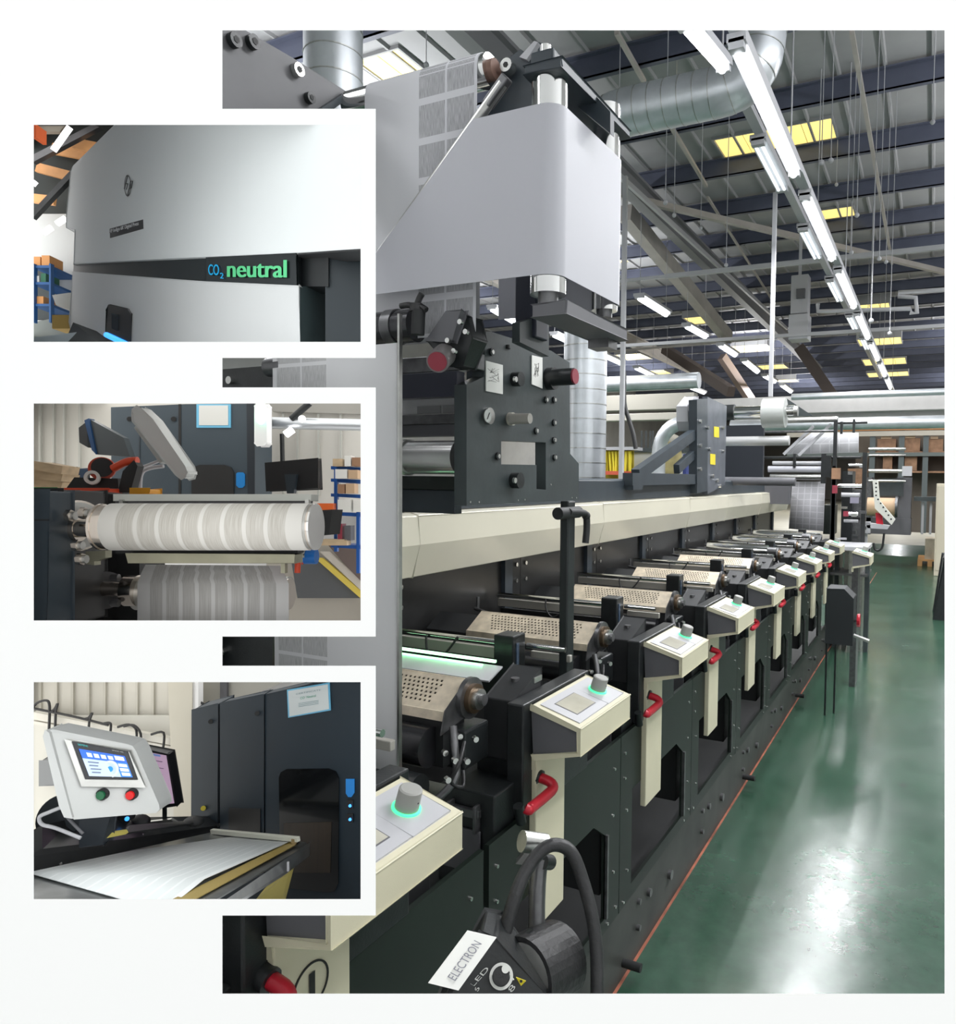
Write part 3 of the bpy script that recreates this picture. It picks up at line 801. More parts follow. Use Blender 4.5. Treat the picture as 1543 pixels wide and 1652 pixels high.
text('sticker_lettering', 'ELECTRON', mat('pen_ink', (.22, .22, .26), .7), k, pl(735, 1583), pl(778, 1523), pl(722, 1576), off=.0003)
dc = E(809, 1575, 1.032)
fx = (E(830, 1580, 1.032) - dc).normalized(); 
m = M()
n0 = (EYE - dc).normalized()
m.ring(dc, dc + n0 * .002, .0165, .0125, 36)
k = obj('dial_scale', m, PAPER, t)
obj('dial_knob', M().tube(dc, dc + n0 * .010, .0115, n=24), RUBBER, k)
obj('indicator', M().tube(E(816, 1563, 1.03), E(816, 1563, 1.03) + n0 * .003, .0055, n=16), PAPER, k)
ym = mat('yellow_warning', (.80, .66, .02), .5)
wt = obj('warning_triangle', M().prism([E(833, 1576, 1.035), E(849, 1582, 1.035), E(841, 1590, 1.035)], -FWD * .001), ym, t)
obj('warning_hole', M().tube(E(841, 1583, 1.033), E(841, 1583, 1.0325), .002, n=8), INK, wt)
obj('white_tab', M().prism([E(822, 1570, 1.033), E(830, 1580, 1.033), E(824, 1582, 1.033)], -FWD * .001), PAPER, t)
text('lettering', 'LED', PAPER, t, E(764, 1592, 1.022), E(790, 1563, 1.022), E(758, 1588, 1.022), off=.0006)
text('lettering', '8', PAPER, t, E(826, 1601, 1.03), E(833, 1592, 1.03), E(819, 1596, 1.03), off=.0006)
text('lettering', '6', PAPER, t, E(770, 1601, 1.02), E(775, 1594, 1.02), E(764, 1597, 1.02), off=.0006)
obj('arm', M().path([E(868, 1550, 1.15), E(866, 1480, 1.17), E(868, 1420, 1.19), E(872, 1385, 1.2)], .014, 12, 4), DSTEEL, t)
obj('arm_joint', M().tube(E(842, 1357, 1.2), E(880, 1362, 1.22), .017, n=20), STEEL, t)
obj('arm_lever', slab(M(), [(832, 1394), (850, 1372), (856, 1380), (850, 1396)], .02, 1.2), STEEL, t)
obj('arm_knob', M().tube(E(875, 1390, 1.19), E(888, 1391, 1.21), .012, n=18), BLACK, t)
obj('clamp_screw', M().tube(E(830, 1530, 1.1), E(862, 1506, 1.12), .009, n=12), BLACK, t)
obj('power_cable', M().path([E(812, 1515, 1.10), E(830, 1450, 1.12), E(852, 1400, 1.15), E(880, 1368, 1.17), E(905, 1364, 1.18), E(925, 1380, 1.18), E(942, 1425, 1.17), E(956, 1480, 1.15), E(963, 1540, 1.13), E(964, 1620, 1.1)], .0105, 12, 6), RUBBER, t)
# ================================================================== web turning tower in the foreground
def on(X, pts): return [P(x, y, X=X) for x, y in pts]
def ony(Y, pts): return [P(x, y, Y=Y) for x, y in pts]
# slotted grey plate with gauge, knobs and paper labels
t = thing('control_plate', 'dark grey slotted control plate with gauge, red-capped knob and two paper labels', 'control plate', (-.95, 1.6, 1.53))
X0 = -.95
pts = [(753, 816), (753, 621), (781, 608), (784, 535), (792, 535), (890, 566), (919, 585), (920, 732), (934, 748), (934, 807)]
hole = [(809, 711), (881, 714), (881, 790), (866, 789), (866, 750), (809, 749)]
obj('plate', M().prism(on(X0, pts), (-.033, 0, 0), [on(X0, hole)]), SLATE_L, t, bev=.002)
def disc(nm, x, y, r, h, mt, par, X=X0, n=20, **kw):
    p = P(x, y, X=X); return obj(nm, M().tube(p, p + V((h, 0, 0)), r, n=n), mt, par, **kw)
for (x, y) in ((792, 568), (877, 556), (880, 645), (893, 645), (893, 682), (864, 695), (893, 710), (802, 736), (894, 738)):
    b = disc('bolt', x, y, .0095, .006, BLACK, t, n=14)
    p = P(x + 1.5, y, X=X0 + .006)
    obj('bolt_head', M().tube(p, p + V((.005, 0, 0)), .0055, n=10), BOLT, b)
for x, y in ((759, 810), (773, 810), (836, 807), (847, 806), (923, 803), (930, 803), (889, 782)):
    disc('rivet', x, y, .0025, .001, BOLT, t, n=8)
for x, y, r in ((829, 612, .018), (828, 775, .020)):
    b = disc('boss', x, y, r, .022, BLACK, t, n=28)
    p = P(x + 1, y, X=X0 + .022); obj('boss_bolt', M().tube(p, p + V((.006, 0, 0)), .007, n=12), BOLT, b)
obj('slot', M().tube(P(819, 557, X=X0), P(819, 563, X=X0) + V((.001, 0, 0)), .007, n=14), INK, t)
for q, lb in (([(783, 582), (810, 589), (810, 636), (783, 631)], 'paper label'), ([(857, 573), (874, 577), (874, 627), (857, 620)], 'paper label')):
    l = obj('paper_label', M().prism([p + V((.003, 0, 0)) for p in on(X0, q)], (-.002, 0, 0)), PAPER, t)
    m = M()
    x0, x1 = q[0][0] + 4, q[1][0] - 4; y0 = q[0][1] + 12; random.seed(int(x0))
    for i in range(14):
        a = P(random.uniform(x0, x1), random.uniform(y0, y0 + 24), X=X0 + .0035); b = P(random.uniform(x0, x1), random.uniform(y0, y0 + 24), X=X0 + .0035)
        m.bar(a, b, .0005, .0005)
    obj('scribble', m, INK, l)
g = disc('gauge_rim', 787, 671, .0195, .008, STEEL, t, n=32)
p = P(787, 671, X=X0 + .0082)
f = obj('gauge_face', M().tube(p, p + V((.001, 0, 0)), .0155, n=28), mat('gauge_face', (.42, .44, .42), .15), g)
obj('gauge_needle', M().bar(p + V((.002, -.004, -.008)), p + V((.002, .006, .008)), .0015, .001), INK, g)
r = disc('regulator_knob', 822, 676, .016, .012, mat('bone_plastic', (.42, .40, .34), .5), t, n=28)
p = P(824, 676, X=X0 + .012); obj('regulator_grip', M().tube(p, p + V((.055, 0, 0)), .0135, .0125, 24), mat('bone_plastic_dark', (.30, .29, .26), .5), r)
# big black knob with red cap
kb = disc('knob_flange', 885, 611, .030, .02, BLACK, t, n=28)
p = P(893, 609, X=X0 + .02); obj('knob_barrel', M().tube(p, p + V((.062, 0, 0)), .0225, n=28), BLACK, kb)
p2 = p + V((.062, 0, 0)); obj('knob_cap', M().tube(p2, p2 + V((.005, 0, 0)), .020, n=28), REDD, kb)
# clamp post
t = thing('clamp_post', 'upright black square post with a black clamp lever in front of the cream beam', 'post', (-.92, 1.84, .99))
a, b = P(903, 815, X=-.93), P(917, 815, X=-.93)
z0 = P(903, 1105, X=-.93).z
obj('post', M().box((-.957, 1.869, .99), (-.93, 1.915, a.z + .01)), mat('post_black', (.014, .018, .019), .4, noise=.1), t, bev=.004)
obj('post_foot', M().box((-.965, 1.85, .98), (-.92, 1.94, 1.01)), BLACK, t, bev=.003)
hb = P(908, 828, X=-.925)
l = obj('clamp_head', M().tube(hb - V((0, .03, 0)), hb + V((0, .10, 0)), .017, n=18), BLACK_M, t)
lv = [P(x, y, X=-.915) for x, y in ((918, 826), (938, 827), (946, 832), (947, 852), (945, 876))]
obj('clamp_lever', M().path(lv, .0105, 10, 4), BLACK_M, l)
obj('lever_ball', M().ball(lv[2], .013), BLACK_M, l)

# vertical turning rollers
t = thing('turning_rollers', 'two upright chrome rollers in a dark bracket turning the wide plain web', 'roller stand', (-.69, 1.35, 1.9))
c1 = P(888, 150, Y=1.29)
R1 = .036
cx1, cy1 = c1.x, 1.29
zt, zb = P(888, 131, Y=1.29).z, P(888, 476, Y=1.29).z
r = obj('chrome_roller', M().tube((cx1, cy1, zb), (cx1, cy1, zt), R1, n=48), CHROME, t)
obj('roller_pin', M().tube((cx1, cy1, zb - .02), (cx1, cy1, zb), .02, n=20), DSTEEL, r)
cx2, cy2 = cx1 + .012, 1.535
zt2, zb2 = P(948, 180, Y=cy2).z, P(945, 505, Y=cy2).z
r2 = obj('chrome_roller', M().tube((cx2, cy2, zb2), (cx2, cy2, zt2), .030, n=40), CHROME, t)
obj('roller_pin', M().tube((cx2, cy2, zb2 - .015), (cx2, cy2, zb2), .018, n=20), DSTEEL, r2)
m = M().prism([(cx1 - .035, cy1 - .04, zt), (cx1 + .045, cy1 - .04, zt), (cx2 + .04, cy2 + .04, zt), (cx2 - .05, cy2 + .04, zt)], (0, 0, .016))
obj('top_bracket', m, SLATE, t, bev=.003)
obj('top_block', M().box((cx1 - .028, cy1 - .03, zt + .016), (cx1 + .022, cy1 + .03, zt + .045)), SLATE, t, bev=.004)
obj('top_bolt', M().tube((cx1 - .008, cy1 - .005, zt + .045), (cx1 - .008, cy1 - .005, zt + .065), .011, n=14), BOLT, t)
m = M().prism([(cx1 - .025, cy1 - .02, zb - .02), (cx1 + .05, cy1 - .02, zb - .02), (cx2 + .045, cy2 + .03, zb - .02), (cx2 - .03, cy2 + .03, zb - .02)], (0, 0, -.025))
obj('bottom_bracket', m, GREYP, t, bev=.003)
m = M().prism([(cx2 - .03, cy2 - .02, zb - .045), (cx2 + .02, cy2 - .02, zb - .045), (cx2 + .02, cy2 + .03, zb - .045), (cx2 - .03, cy2 + .03, zb - .045)], (0, 0, -.02))
obj('bracket_bolt', m, DSTEEL, t)
# slate column behind roller carrying both plates
px_l = P(828, 530, X=-.83); px_r = P(886, 530, X=-.83)
obj('column', M().box((-.886, 1.491, P(845, 545, Y=1.491).z), (-.83, 1.55, zt + .02)), mat('column_blue_black', (.022, .026, .040), .4), t, bev=.003)
obj('column_plate', M().prism(on(-.84, [(839, 520), (886, 505), (886, 575), (839, 552)]), (-.02, 0, 0)), SLATE_L, t)
# ---------- webs
# plain web: plane Y=1.24 then around the first roller and back along X
Yw = cy1 - R1 - .002
zA_t, zA_b = 2.305, 1.985
def zt_at(u): return zA_t
seg = []
n = 14
# along the front
left_t, left_b = P(765, 188, Y=Yw), P(609, 468, Y=Yw)
H_t, H_b = P(868, 168, Y=Yw).z, P(868, 443, Y=Yw).z
cols = []
for i in range(n + 1):
    s_ = i / n
    x = -1.30 + (cx1 + 1.30) * s_
    cols.append((x, Yw))
for i in range(1, 25):
    a = -math.pi / 2 + (math.pi / 2) * i / 24
    cols.append((cx1 + (R1 + .002) * math.cos(a), cy1 + (R1 + .002) * math.sin(a)))
cols.append((cx2 + .033, cy2 - .0))
for i in range(1, 8):
    a = (math.pi / 2) * i / 7
    cols.append((cx2 + .033 * math.cos(a), cy2 + .033 * math.sin(a)))
cols.append((cx2 - .30, cy2 + .034))
# diagonal left edge: the web leaves the turning bar at 45 degrees
dt, db = P(765, 188, Y=Yw), P(609, 405, Y=Yw)
def ztop(x):
    if x >= dt.x: return H_t
    return H_t + (x - dt.x) * (H_t - db.z) / (dt.x - db.x)
rows = []
xs_end = dt.x - (H_t - H_b) * (dt.x - db.x) / (H_t - db.z)
cols = [c for c in cols if c[0] > xs_end or c[1] > Yw + .001]
cols = [(xs_end, Yw)] + cols
ci = [c for c in cols]
extra = (dt.x, Yw)
ci = sorted([c for c in ci if c[1] <= Yw + 1e-6] + [extra]) + [c for c in ci if c[1] > Yw + 1e-6]
top = [(x, y, max(H_b + .0005, ztop(x)) if y <= Yw + 1e-6 else H_t) for x, y in ci]
bot = [(x, y, H_b) for x, y in ci]
mid = [tuple(a[k] * .5 + b[k] * .5 for k in range(3)) for a, b in zip(top, bot)]
obj('paper_web', M().sheet([bot, top], smooth=False), WEBW, label='wide plain white web turning round the upright chrome roller', cat='paper web', solid=.0012)
# fold roll along the diagonal: turning bar
t = thing('turning_bar', 'slanted turning bar along the diagonal fold of the white web', 'bar', (dt.x, Yw + .02, 2.3))
A = V((dt.x + .055, Yw + .018, H_t + .065)); B = V((xs_end, Yw + .018, H_b))
obj('bar', M().tube(B, A, .011, n=16), STEEL, t)
obj('bar_clamp', M().bar(A - (A - B).normalized() * .05, A + (A - B).normalized() * .015, .02, .02), DSTEEL, t, bev=.003)
obj('folded_edge', M().tube(B, V((dt.x, Yw + .010, H_t)), .0085, n=14), WEBW, t)
# top roller with printed web
t = thing('top_roller', 'chrome roller at the top carrying the printed web', 'roller', (-1.0, 1.32, 2.42))
ax = P(700, 135, Y=1.34)
e0, e1 = P(566, 172, Y=1.34), P(806, 112, Y=1.34)
zc = (e0.z + e1.z) / 2 
RR = .034
obj('roller', M().tube((e0.x, 1.34, zc), (e1.x - .02, 1.34, zc), RR, n=36), CHROME, t)
obj('bearing', M().tube((e1.x - .02, 1.34, zc + .0), (e1.x - .008, 1.34, zc + .0), .021, n=24), mat('copper_brown', (.22, .13, .10), .5, .2), t)
Wp = print_mat('barcode_print', (.64, .64, .67), (.24, .24, .25), .495, .985, 2, 11, gu=.035, gv=.09, lines=0, amount=.85)
xa, xb = P(589, 160, Y=1.305).x, P(770, 120, Y=1.305).x
rows = []
for i in range(9):
    a = math.pi * .5 + math.pi * .5 * (1 - i / 8) - math.pi / 2
    a = math.pi / 2 * (1 - i / 8) + 0
    yy_ = 1.34 - (RR + .001) * math.cos(a); zz_ = zc + (RR + .001) * math.sin(a)
    rows.append([(xa, yy_, zz_), (xb, yy_, zz_)])
rows.append([(xa, 1.305, 1.90), (xb, 1.305, 1.90)])
rows = rows[::-1]
# even v by length: subdivide the long drop
long = [[(xa, 1.305, 1.90 + (zc - 1.90) * i / 12), (xb, 1.305, 1.90 + (zc - 1.90) * i / 12)] for i in range(12)]
rows = long + rows[1:]
obj('paper_web', M().sheet(rows), Wp, label='printed web with two columns of barcode blocks hanging from the top roller', cat='paper web', solid=.001)
m = M()
cz = P(828, 105, Y=1.36)
obj('side_arm', M().prism(ony(1.37, [(805, 108), (840, 82), (862, 95), (880, 130), (872, 168), (770, 190), (790, 150)]), (0, .02, 0)), SLATE, t, bev=.003)
obj('end_plate', M().prism(ony(1.36, [(838, 92), (862, 66), (868, 68), (850, 96)]), (0, .012, 0)), LGREY, t)
obj('side_bar', M().prism(ony(1.40, [(862, 66), (885, 72), (985, 180), (985, 215), (930, 170), (880, 110)]), (0, .02, 0)), SLATE, t)
pb = P(824, 112, Y=1.36)
bb = obj('bolt', M().tube(pb, pb - V((0, .02, 0)), .014, n=16), BOLT, t)
obj('bolt_socket', M().tube(pb - V((0, .02, 0)), pb - V((0, .021, 0)), .006, n=6), INK, bb)
# upper left grey side plate
t = thing('upper_side_plate', 'large bolted grey side plate in the upper left of the press opening', 'side plate', (-1.25, 1.1, 2.3))
pp = on(-1.25, [(340, 20), (396, 49), (470, 92), (558, 147), (525, 178), (500, 205), (340, 205)])
obj('plate', M().prism(pp, (-.02, 0, 0)), mat('grey_plate', (.10, .10, .105), .5, .1, noise=.12, nscale=6), t, bev=.002)
obj('end_cap', M().prism(on(-1.235, [(519, 174), (560, 148), (564, 158), (530, 182)]), (-.02, 0, 0)), SLATE, t)
for x, y, r_, mt_ in ((375, 66, .014, BLACK), (405, 69, .014, BLACK), (497, 159, .012, BLACK), (477, 114, .014, BOLT)):
    p = P(x, y, X=-1.248); b = obj('bolt', M().tube(p, p + V((.012, 0, 0)), r_, n=16), mt_, t)
    obj('bolt_socket', M().tube(p + V((.012, 0, 0)), p + V((.013, 0, 0)), r_ * .5, n=6), INK, b)
# lower-left printed web
Wq = print_mat('barcode_print_low', (.60, .60, .61), (.27, .27, .27), .03, .46, 2, 15.5, gu=.03, gv=.07, amount=.8)
Yl = 1.24
xa, xb = P(446, 830, Y=Yl).x - .008, P(641, 830, Y=Yl).x
z1_, z0_ = P(560, 560, Y=Yl).z, P(560, 1240, Y=Yl).z
obj('paper_web', M().sheet([[(xa, Yl + .02 * 0, z0_ + (z1_ - z0_) * i / 10), (xb, Yl, z0_ + (z1_ - z0_) * i / 10)] for i in range(11)]), Wq,
    label='tall printed web dropping at the left into the second printing unit', cat='paper web', solid=.001)
obj('guide_strip', M().box((xb + .002, Yl - .002, z0_), (xb + .007, Yl + .008, z1_ + .06)), STEEL, label='slim upright metal strip along the right edge of the tall printed web', cat='strip')
# black nip roller with clamp above it
t = thing('nip_roller', 'black roller with star knob clamp and red-capped wheel above the tall web', 'roller', (-1.1, 1.3, 1.93))
ra = P(600, 532, Y=1.30); rb = P(672, 530, Y=1.30)
rz = ra.z
RB = .036
xe = -1.42
obj('roller', M().tube((xe, 1.30, rz), (rb.x, 1.30, rz), RB, n=32), mat('dark_roller', (.06, .06, .065), .18, .6), t)
obj('roller_sleeve', M().tube((P(630, 530, Y=1.3).x, 1.30, rz), (P(645, 530, Y=1.3).x, 1.30, rz), RB + .003, n=32), DSTEEL, t)
cl = obj('clamp_body', M().prism(ony(1.29, [(690, 550), (735, 505), (756, 510), (764, 545), (746, 590), (722, 590), (700, 560)]), (0, .05, 0)), BLACK, t, bev=.003)
obj('clamp_face', M().prism(ony(1.27, [(690, 548), (720, 504), (745, 500), (728, 550)]), (0, .02, 0)), GREYP, t, bev=.003)
for x, y in ((745, 520), (754, 536), (725, 550), (735, 567)):
    p = P(x, y, Y=1.268); obj('bolt', M().tube(p, p - V((0, .008, 0)), .0055, n=10), BOLT, cl)
w = obj('clamp_collar', M().tube(P(674, 540, Y=1.25), P(676, 500, Y=1.25), .014, n=16), BLACK_M, t)
kc = P(672, 495, Y=1.25)
sk_ = obj('star_knob', M().tube(kc - V((0, 0, .01)), kc + V((0, 0, .006)), .014, n=16), RUBBER, t)
for x, y in ((647, 494), (681, 474), (688, 500)):
    q = P(x, y, Y=1.25); obj('wing', M().path([kc, (kc + q) / 2 + V((0, 0, .003)), q], .0065, 8, 3), RUBBER, sk_)
wh = P(718, 572, Y=1.28); d_ = (P(703, 586, Y=1.22) - wh).normalized()
hw = obj('hand_wheel', M().tube(wh, wh + d_ * .055, .0235, n=28), mat('wheel_grey', (.16, .15, .15), .4), t)
obj('wheel_cap', M().tube(wh + d_ * .055, wh + d_ * .058, .0195, n=28), REDD, hw)
# cross members left of the control plate
t = thing('cross_frame', 'black cross bars and chrome idler roller left of the control plate', 'machine frame', (-1.1, 1.42, 1.6))
def xbar(nm, y0, y1, Y, x0, x1, mt_, dz=.03, **kw):
    a = P(700, y0, Y=Y).z; b = P(700, y1, Y=Y).z
    return obj(nm, M().box((P(x0, 700, Y=Y).x, Y, b), (P(x1, 700, Y=Y).x, Y + dz, a)), mt_, t, bev=.002)
xbar('black_bar', 600, 641, 1.40, 480, 738, mat('blue_black_bar', (.028, .030, .045), .3))
xbar('steel_bar', 574, 600, 1.43, 600, 770, DSTEEL)
pw2 = xbar('printed_strip', 642, 668, 1.50, 600, 738, mat('strip_grey', (.42, .42, .42), .5), dz=.002)
for a, b in ((674, 712), (715, 735)):
    obj('printed_block', M().box((P(a, 700, Y=1.499).x, 1.497, P(700, 667, Y=1.5).z), (P(b, 700, Y=1.499).x, 1.499, P(700, 655, Y=1.5).z)), mat('strip_ink', (.22, .22, .22), .6), pw2)
xbar('rear_bar', 668, 684, 1.49, 600, 738, DSTEEL)
xbar('rear_bar', 684, 704, 1.50, 600, 738, GREYP)
zr = P(700, 738, Y=1.45).z
xl_, xr_ = P(662, 738, Y=1.45).x, P(742, 738, Y=1.45).x
rr = obj('chrome_roller', M().tube((xl_, 1.45, zr), (xr_, 1.45, zr), .040, n=36), mat('roller_steel', (.74, .74, .73), .25, .9), t)
obj('roller_flange', M().tube((xl_ - .012, 1.45, zr), (xl_, 1.45, zr), .044, n=36), STEEL, rr)
xbar('dark_panel', 768, 790, 1.52, 480, 738, BLACK_G)
xbar('slate_panel', 790, 828, 1.54, 480, 735, SLATE)
# bolt plate at far left of the opening
t2 = thing('inner_side_plate', 'black inner side plate at the left end of the opening strips', 'side plate', (-1.42, 1.2, 1.5))
p0 = P(350, 595, Y=1.28); p1 = P(459, 1090, Y=1.28)
m = M().prism(ony(1.275, [(330, 598), (458, 588), (438, 1095), (330, 1095)]), (0, .03, 0))
obj('plate', m, BLACK, t2)
for x, y in ((375, 614), (364, 1050)):
    p = P(x, y, Y=1.275); b = obj('bolt', M().tube(p, p - V((0, .012, 0)), .0095, n=14), BOLT, t2)
obj('dark_roller_end', M().tube(P(434, 593, Y=1.26), P(460, 590, Y=1.26), .022, n=20), DSTEEL, t2)
# hanging web piece seen under the plain web
t3 = print_mat('barcode_print_mid', (.42, .42, .44), (.18, .18, .19), .02, .42, 2, 3.4, gu=.03, gv=.12, amount=.8)
a, b = P(607, 480, Y=1.5), P(752, 480, Y=1.5)
obj('paper_web', M().sheet([[(a.x - .05, 1.5, 1.93), (b.x, 1.5, 1.93)], [(a.x - .05, 1.5, 2.12), (b.x, 1.5, 2.12)]]), t3, label='short piece of printed web seen under the plain web behind the black roller', cat='paper web', solid=.001)
obj('steel_post', M().box((b.x + .003, 1.5, 1.6), (b.x + .02, 1.53, 2.12)), SLATE, label='slim dark post right of the short web piece', cat='post')
# ================================================================== far end of the press and beyond
def rel(Y, x0, y0, x1, y1):
    a, b = P(x0, y1, Y=Y), P(x1, y0, Y=Y)
    return (a.x, b.x, a.z, b.z)
def fb(nm, Y, x0, y0, x1, y1, dy, mt_, parent=None, **kw):
    """upright box whose near face covers the given outline at distance Y"""
    a = P(x0, (y0 + y1) / 2, Y=Y).x; b = P(x1, (y0 + y1) / 2, Y=Y).x
    c = P((x0 + x1) / 2, y1, Y=Y).z; d = P((x0 + x1) / 2, y0, Y=Y).z
    return obj(nm, M().box((a, Y, c), (b, Y + dy, d)), mt_, parent, **kw)
def fbar(nm, Y, x0, y0, x1, y1, w, mt_, parent=None, **kw):
    return obj(nm, M().bar(P(x0, y0, Y=Y), P(x1, y1, Y=Y), w, w), mt_, parent, **kw)
def xroll(nm, Y, x0, x1, y0, y1, mt_, parent=None, n=24, **kw):
    a = P(x0, (y0 + y1) / 2, Y=Y); b = P(x1, (y0 + y1) / 2, Y=Y)
    r = abs(P(x0, y0, Y=Y).z - P(x0, y1, Y=Y).z) / 2
    return obj(nm, M().tube((a.x, Y, (a.z + b.z) / 2), (b.x, Y, (a.z + b.z) / 2), r, n=n), mt_, parent, **kw)
# reel stand: tall slate frame standing on the slate rail, with triangular brace
Xr = -1.50
t = thing('reel_stand', 'tall slate reel stand with triangular brace standing on the rail of the press', 'reel stand', (Xr, 5.2, 1.6))
def onx(pts, X=Xr): return [P(x, y, X=X) for x, y in pts]
obj('upright', M().prism(onx([(1125, 645), (1142, 643), (1142, 792), (1125, 796)]), (-.06, 0, 0)), SLATE, t)
side = obj('side_plate', M().prism(onx([(1142, 640), (1173, 655), (1170, 782), (1142, 797)]), (-.04, 0, 0)), mat('reel_plate', (.10, .11, .13), .4, noise=.2, nscale=10), t)
for (x, y) in ((1152, 697), (1146, 741)): obj('yellow_label', M().prism([p + V((.003, 0, 0)) for p in onx([(x, y - 9), (x + 8, y - 8), (x + 8, y + 9), (x, y + 8)])], (-.002, 0, 0)), YELLOW, side)
m = M()
for x, y in ((1128, 680), (1128, 719), (1128, 757), (1156, 775), (1148, 768), (1160, 784), (1165, 690), (1143, 725), (1165, 728), (1140, 690)):
    p = P(x, y, X=Xr + .001); m.tube(p, p + V((.02, 0, 0)), .014, n=8)
obj('bolt', m, BOLT, t, kind='stuff')
obj('brace', M().bar(P(1026, 767, X=Xr - .03), P(1126, 695, X=Xr - .04), .05, .07), SLATE, t)
obj('brace', M().bar(P(1092, 757, X=Xr - .03), P(1120, 731, X=Xr - .04), .04, .06), SLATE, t)
obj('foot_beam', M().bar(P(1013, 773, X=Xr - .03), P(1124, 773, X=Xr - .04), .06, .07), SLATE, t)
obj('foot_block', M().bar(P(1014, 780, X=Xr - .03), P(1030, 780, X=Xr - .03), .06, .07), SLATE, t)
obj('control_box', M().prism(onx([(1110, 655), (1122, 640), (1127, 640), (1127, 695), (1113, 695), (1110, 680)], Xr - .08), (-.08, 0, 0)), LGREY, t, bev=.004)
Y1 = 6.3
rl = xroll('core_shaft', Y1, 1165, 1282, 655, 674, CHROME, t)
xroll('shaft_head', Y1, 1158, 1186, 653, 678, BLACK, rl)
xroll('paper_core', Y1, 1203, 1236, 656, 673, KRAFT, rl)
xroll('paper_reel', Y1, 1232, 1268, 643, 690, mat('silver_reel', (.56, .58, .56), .35, .3), rl, n=40)
xroll('shaft_end', Y1, 1268, 1288, 655, 672, STEEL, rl)
xroll('guide_roller', Y1, 1166, 1274, 704, 719, mat('pale_roller', (.60, .60, .60), .3, .4), t)
xroll('roller_hub', Y1, 1146, 1170, 705, 720, BLACK, t)
xroll('cross_tube', Y1, 1140, 1284, 770, 783, GREYP, t)
fb('dark_panel', 7.4, 1170, 686, 1232, 770, .05, mat('navy_panel', (.010, .013, .020), .5), t)
fb('dark_base_panel', 7.6, 1140, 783, 1275, 812, .05, GREYP, t)
obj('triangle_plate', M().prism([P(x, y, Y=7.0) for x, y in ((1270, 643), (1312, 671), (1275, 671))], (0, .02, 0)), SLATE_L, t)
# far web with grid print and its turning bars
GRID = print_mat('grid_print', (.62, .61, .64), (.30, .30, .32), 0, 1, 5, 8, gu=.07, gv=.06, amount=.7, wash=.25)
GRID2 = print_mat('grid_print_wide', (.64, .64, .66), (.34, .34, .36), 0, 1, 8, 2, gu=.05, gv=.06, amount=.7, wash=.25)
def fsheet(Y, q, mt_, label, **kw):
    p = [P(x, y, Y=Y) for x, y in q]
    return obj('paper_web', M().sheet([[p[0], p[1]], [p[3], p[2]]]), mt_, label=label, cat='paper web', solid=.002, **kw)
fsheet(7.9, ((1273, 853), (1329, 857), (1332, 777), (1279, 777)), GRID, 'grid-printed web hanging down behind the last printing unit')
fsheet(8.0, ((1264, 733), (1386, 730), (1386, 698), (1310, 698)), GRID2, 'wide grid-printed web running sideways at the far end')
t = thing('slitter_frame', 'dark frame of small rollers and rods at the far end of the press', 'roller frame', (-1.0, 8.0, 0))
fbar('turning_bar', 7.95, 1265, 733, 1313, 688, .03, LGREY, t); fbar('turning_bar', 7.93, 1289, 735, 1342, 684, .03, LGREY, t)
for k, (y0, y1, x0, x1, mt_) in enumerate(((673, 682, 1272, 1352, STEEL), (744, 750, 1247, 1326, LGREY), (752, 762, 1240, 1326, WEBW), (765, 774, 1243, 1328, STEEL), (694, 698, 1232, 1352, DSTEEL), (736, 740, 1232, 1390, BLACK),
                                         (781, 787, 1352, 1392, CHROME), (795, 802, 1358, 1388, LGREY), (826, 832, 1362, 1385, CHROME), (838, 843, 1362, 1385, LGREY), (680, 684, 1350, 1400, BLACK), (748, 752, 1370, 1398, CHROME))):
    xroll('roller', 7.85, x0, x1, y0, y1, mt_, t)
for x0, y0, x1, y1 in ((1343, 678, 1349, 880), (1325, 732, 1333, 780), (1340, 752, 1347, 900), (1390, 730, 1397, 905), (1376, 676, 1380, 698), (1356, 680, 1360, 700), (1280, 732, 1284, 754), (1333, 735, 1341, 770)):
    fb('post', 7.8, x0, y0, x1, y1, .04, BLACK, t)
fb('sensor_box', 7.75, 1342, 755, 1356, 773, .05, BROWN, t); fb('red_block', 7.75, 1343, 783, 1351, 796, .05, REDD, t); fb('red_block', 7.75, 1361, 825, 1369, 833, .05, REDD, t)
fb('drive_case', 8.2, 1329, 815, 1346, 862, .3, BLACK_G, t); fb('drive_case', 8.2, 1358, 760, 1375, 880, .3, BLACK, t)
fb('side_case', 8.3, 1375, 790, 1390, 900, .2, DSTEEL, t); fb('case_screen', 8.15, 1372, 800, 1386, 812, .02, mat('violet_screen', (.35, .33, .42), .3), t)
random.seed(3)
for k in range(16):
    x = random.uniform(1352, 1392); y = random.uniform(735, 905); w = random.uniform(5, 14); h = random.uniform(2, 6)
    fb('fitting', 7.7 + random.random() * .2, x, y, x + w, y + h, .03, random.choice([CHROME, STEEL, BLACK, LGREY, DSTEEL]), t)
# standing leg frames under the far end
t = thing('leg_frame', 'open steel leg frame under the far rollers, before the green aisle', 'frame', (-.6, 7.2, 0))
for x in (1332, 1345, 1358, 1372, 1385, 1397):
    yb = P(x, 950, Y=7.2)
    obj('leg', M().box((yb.x - .02, 7.2 + random.random() * .6, 0), (yb.x + .02, 7.26 + random.random() * .6, .98)), random.choice([DSTEEL, SLATE_L, STEEL]), t)
fb('top_tray', 7.2, 1330, 882, 1400, 888, .6, LGREY, t); fb('mid_rail', 7.25, 1330, 925, 1400, 929, .5, DSTEEL, t)
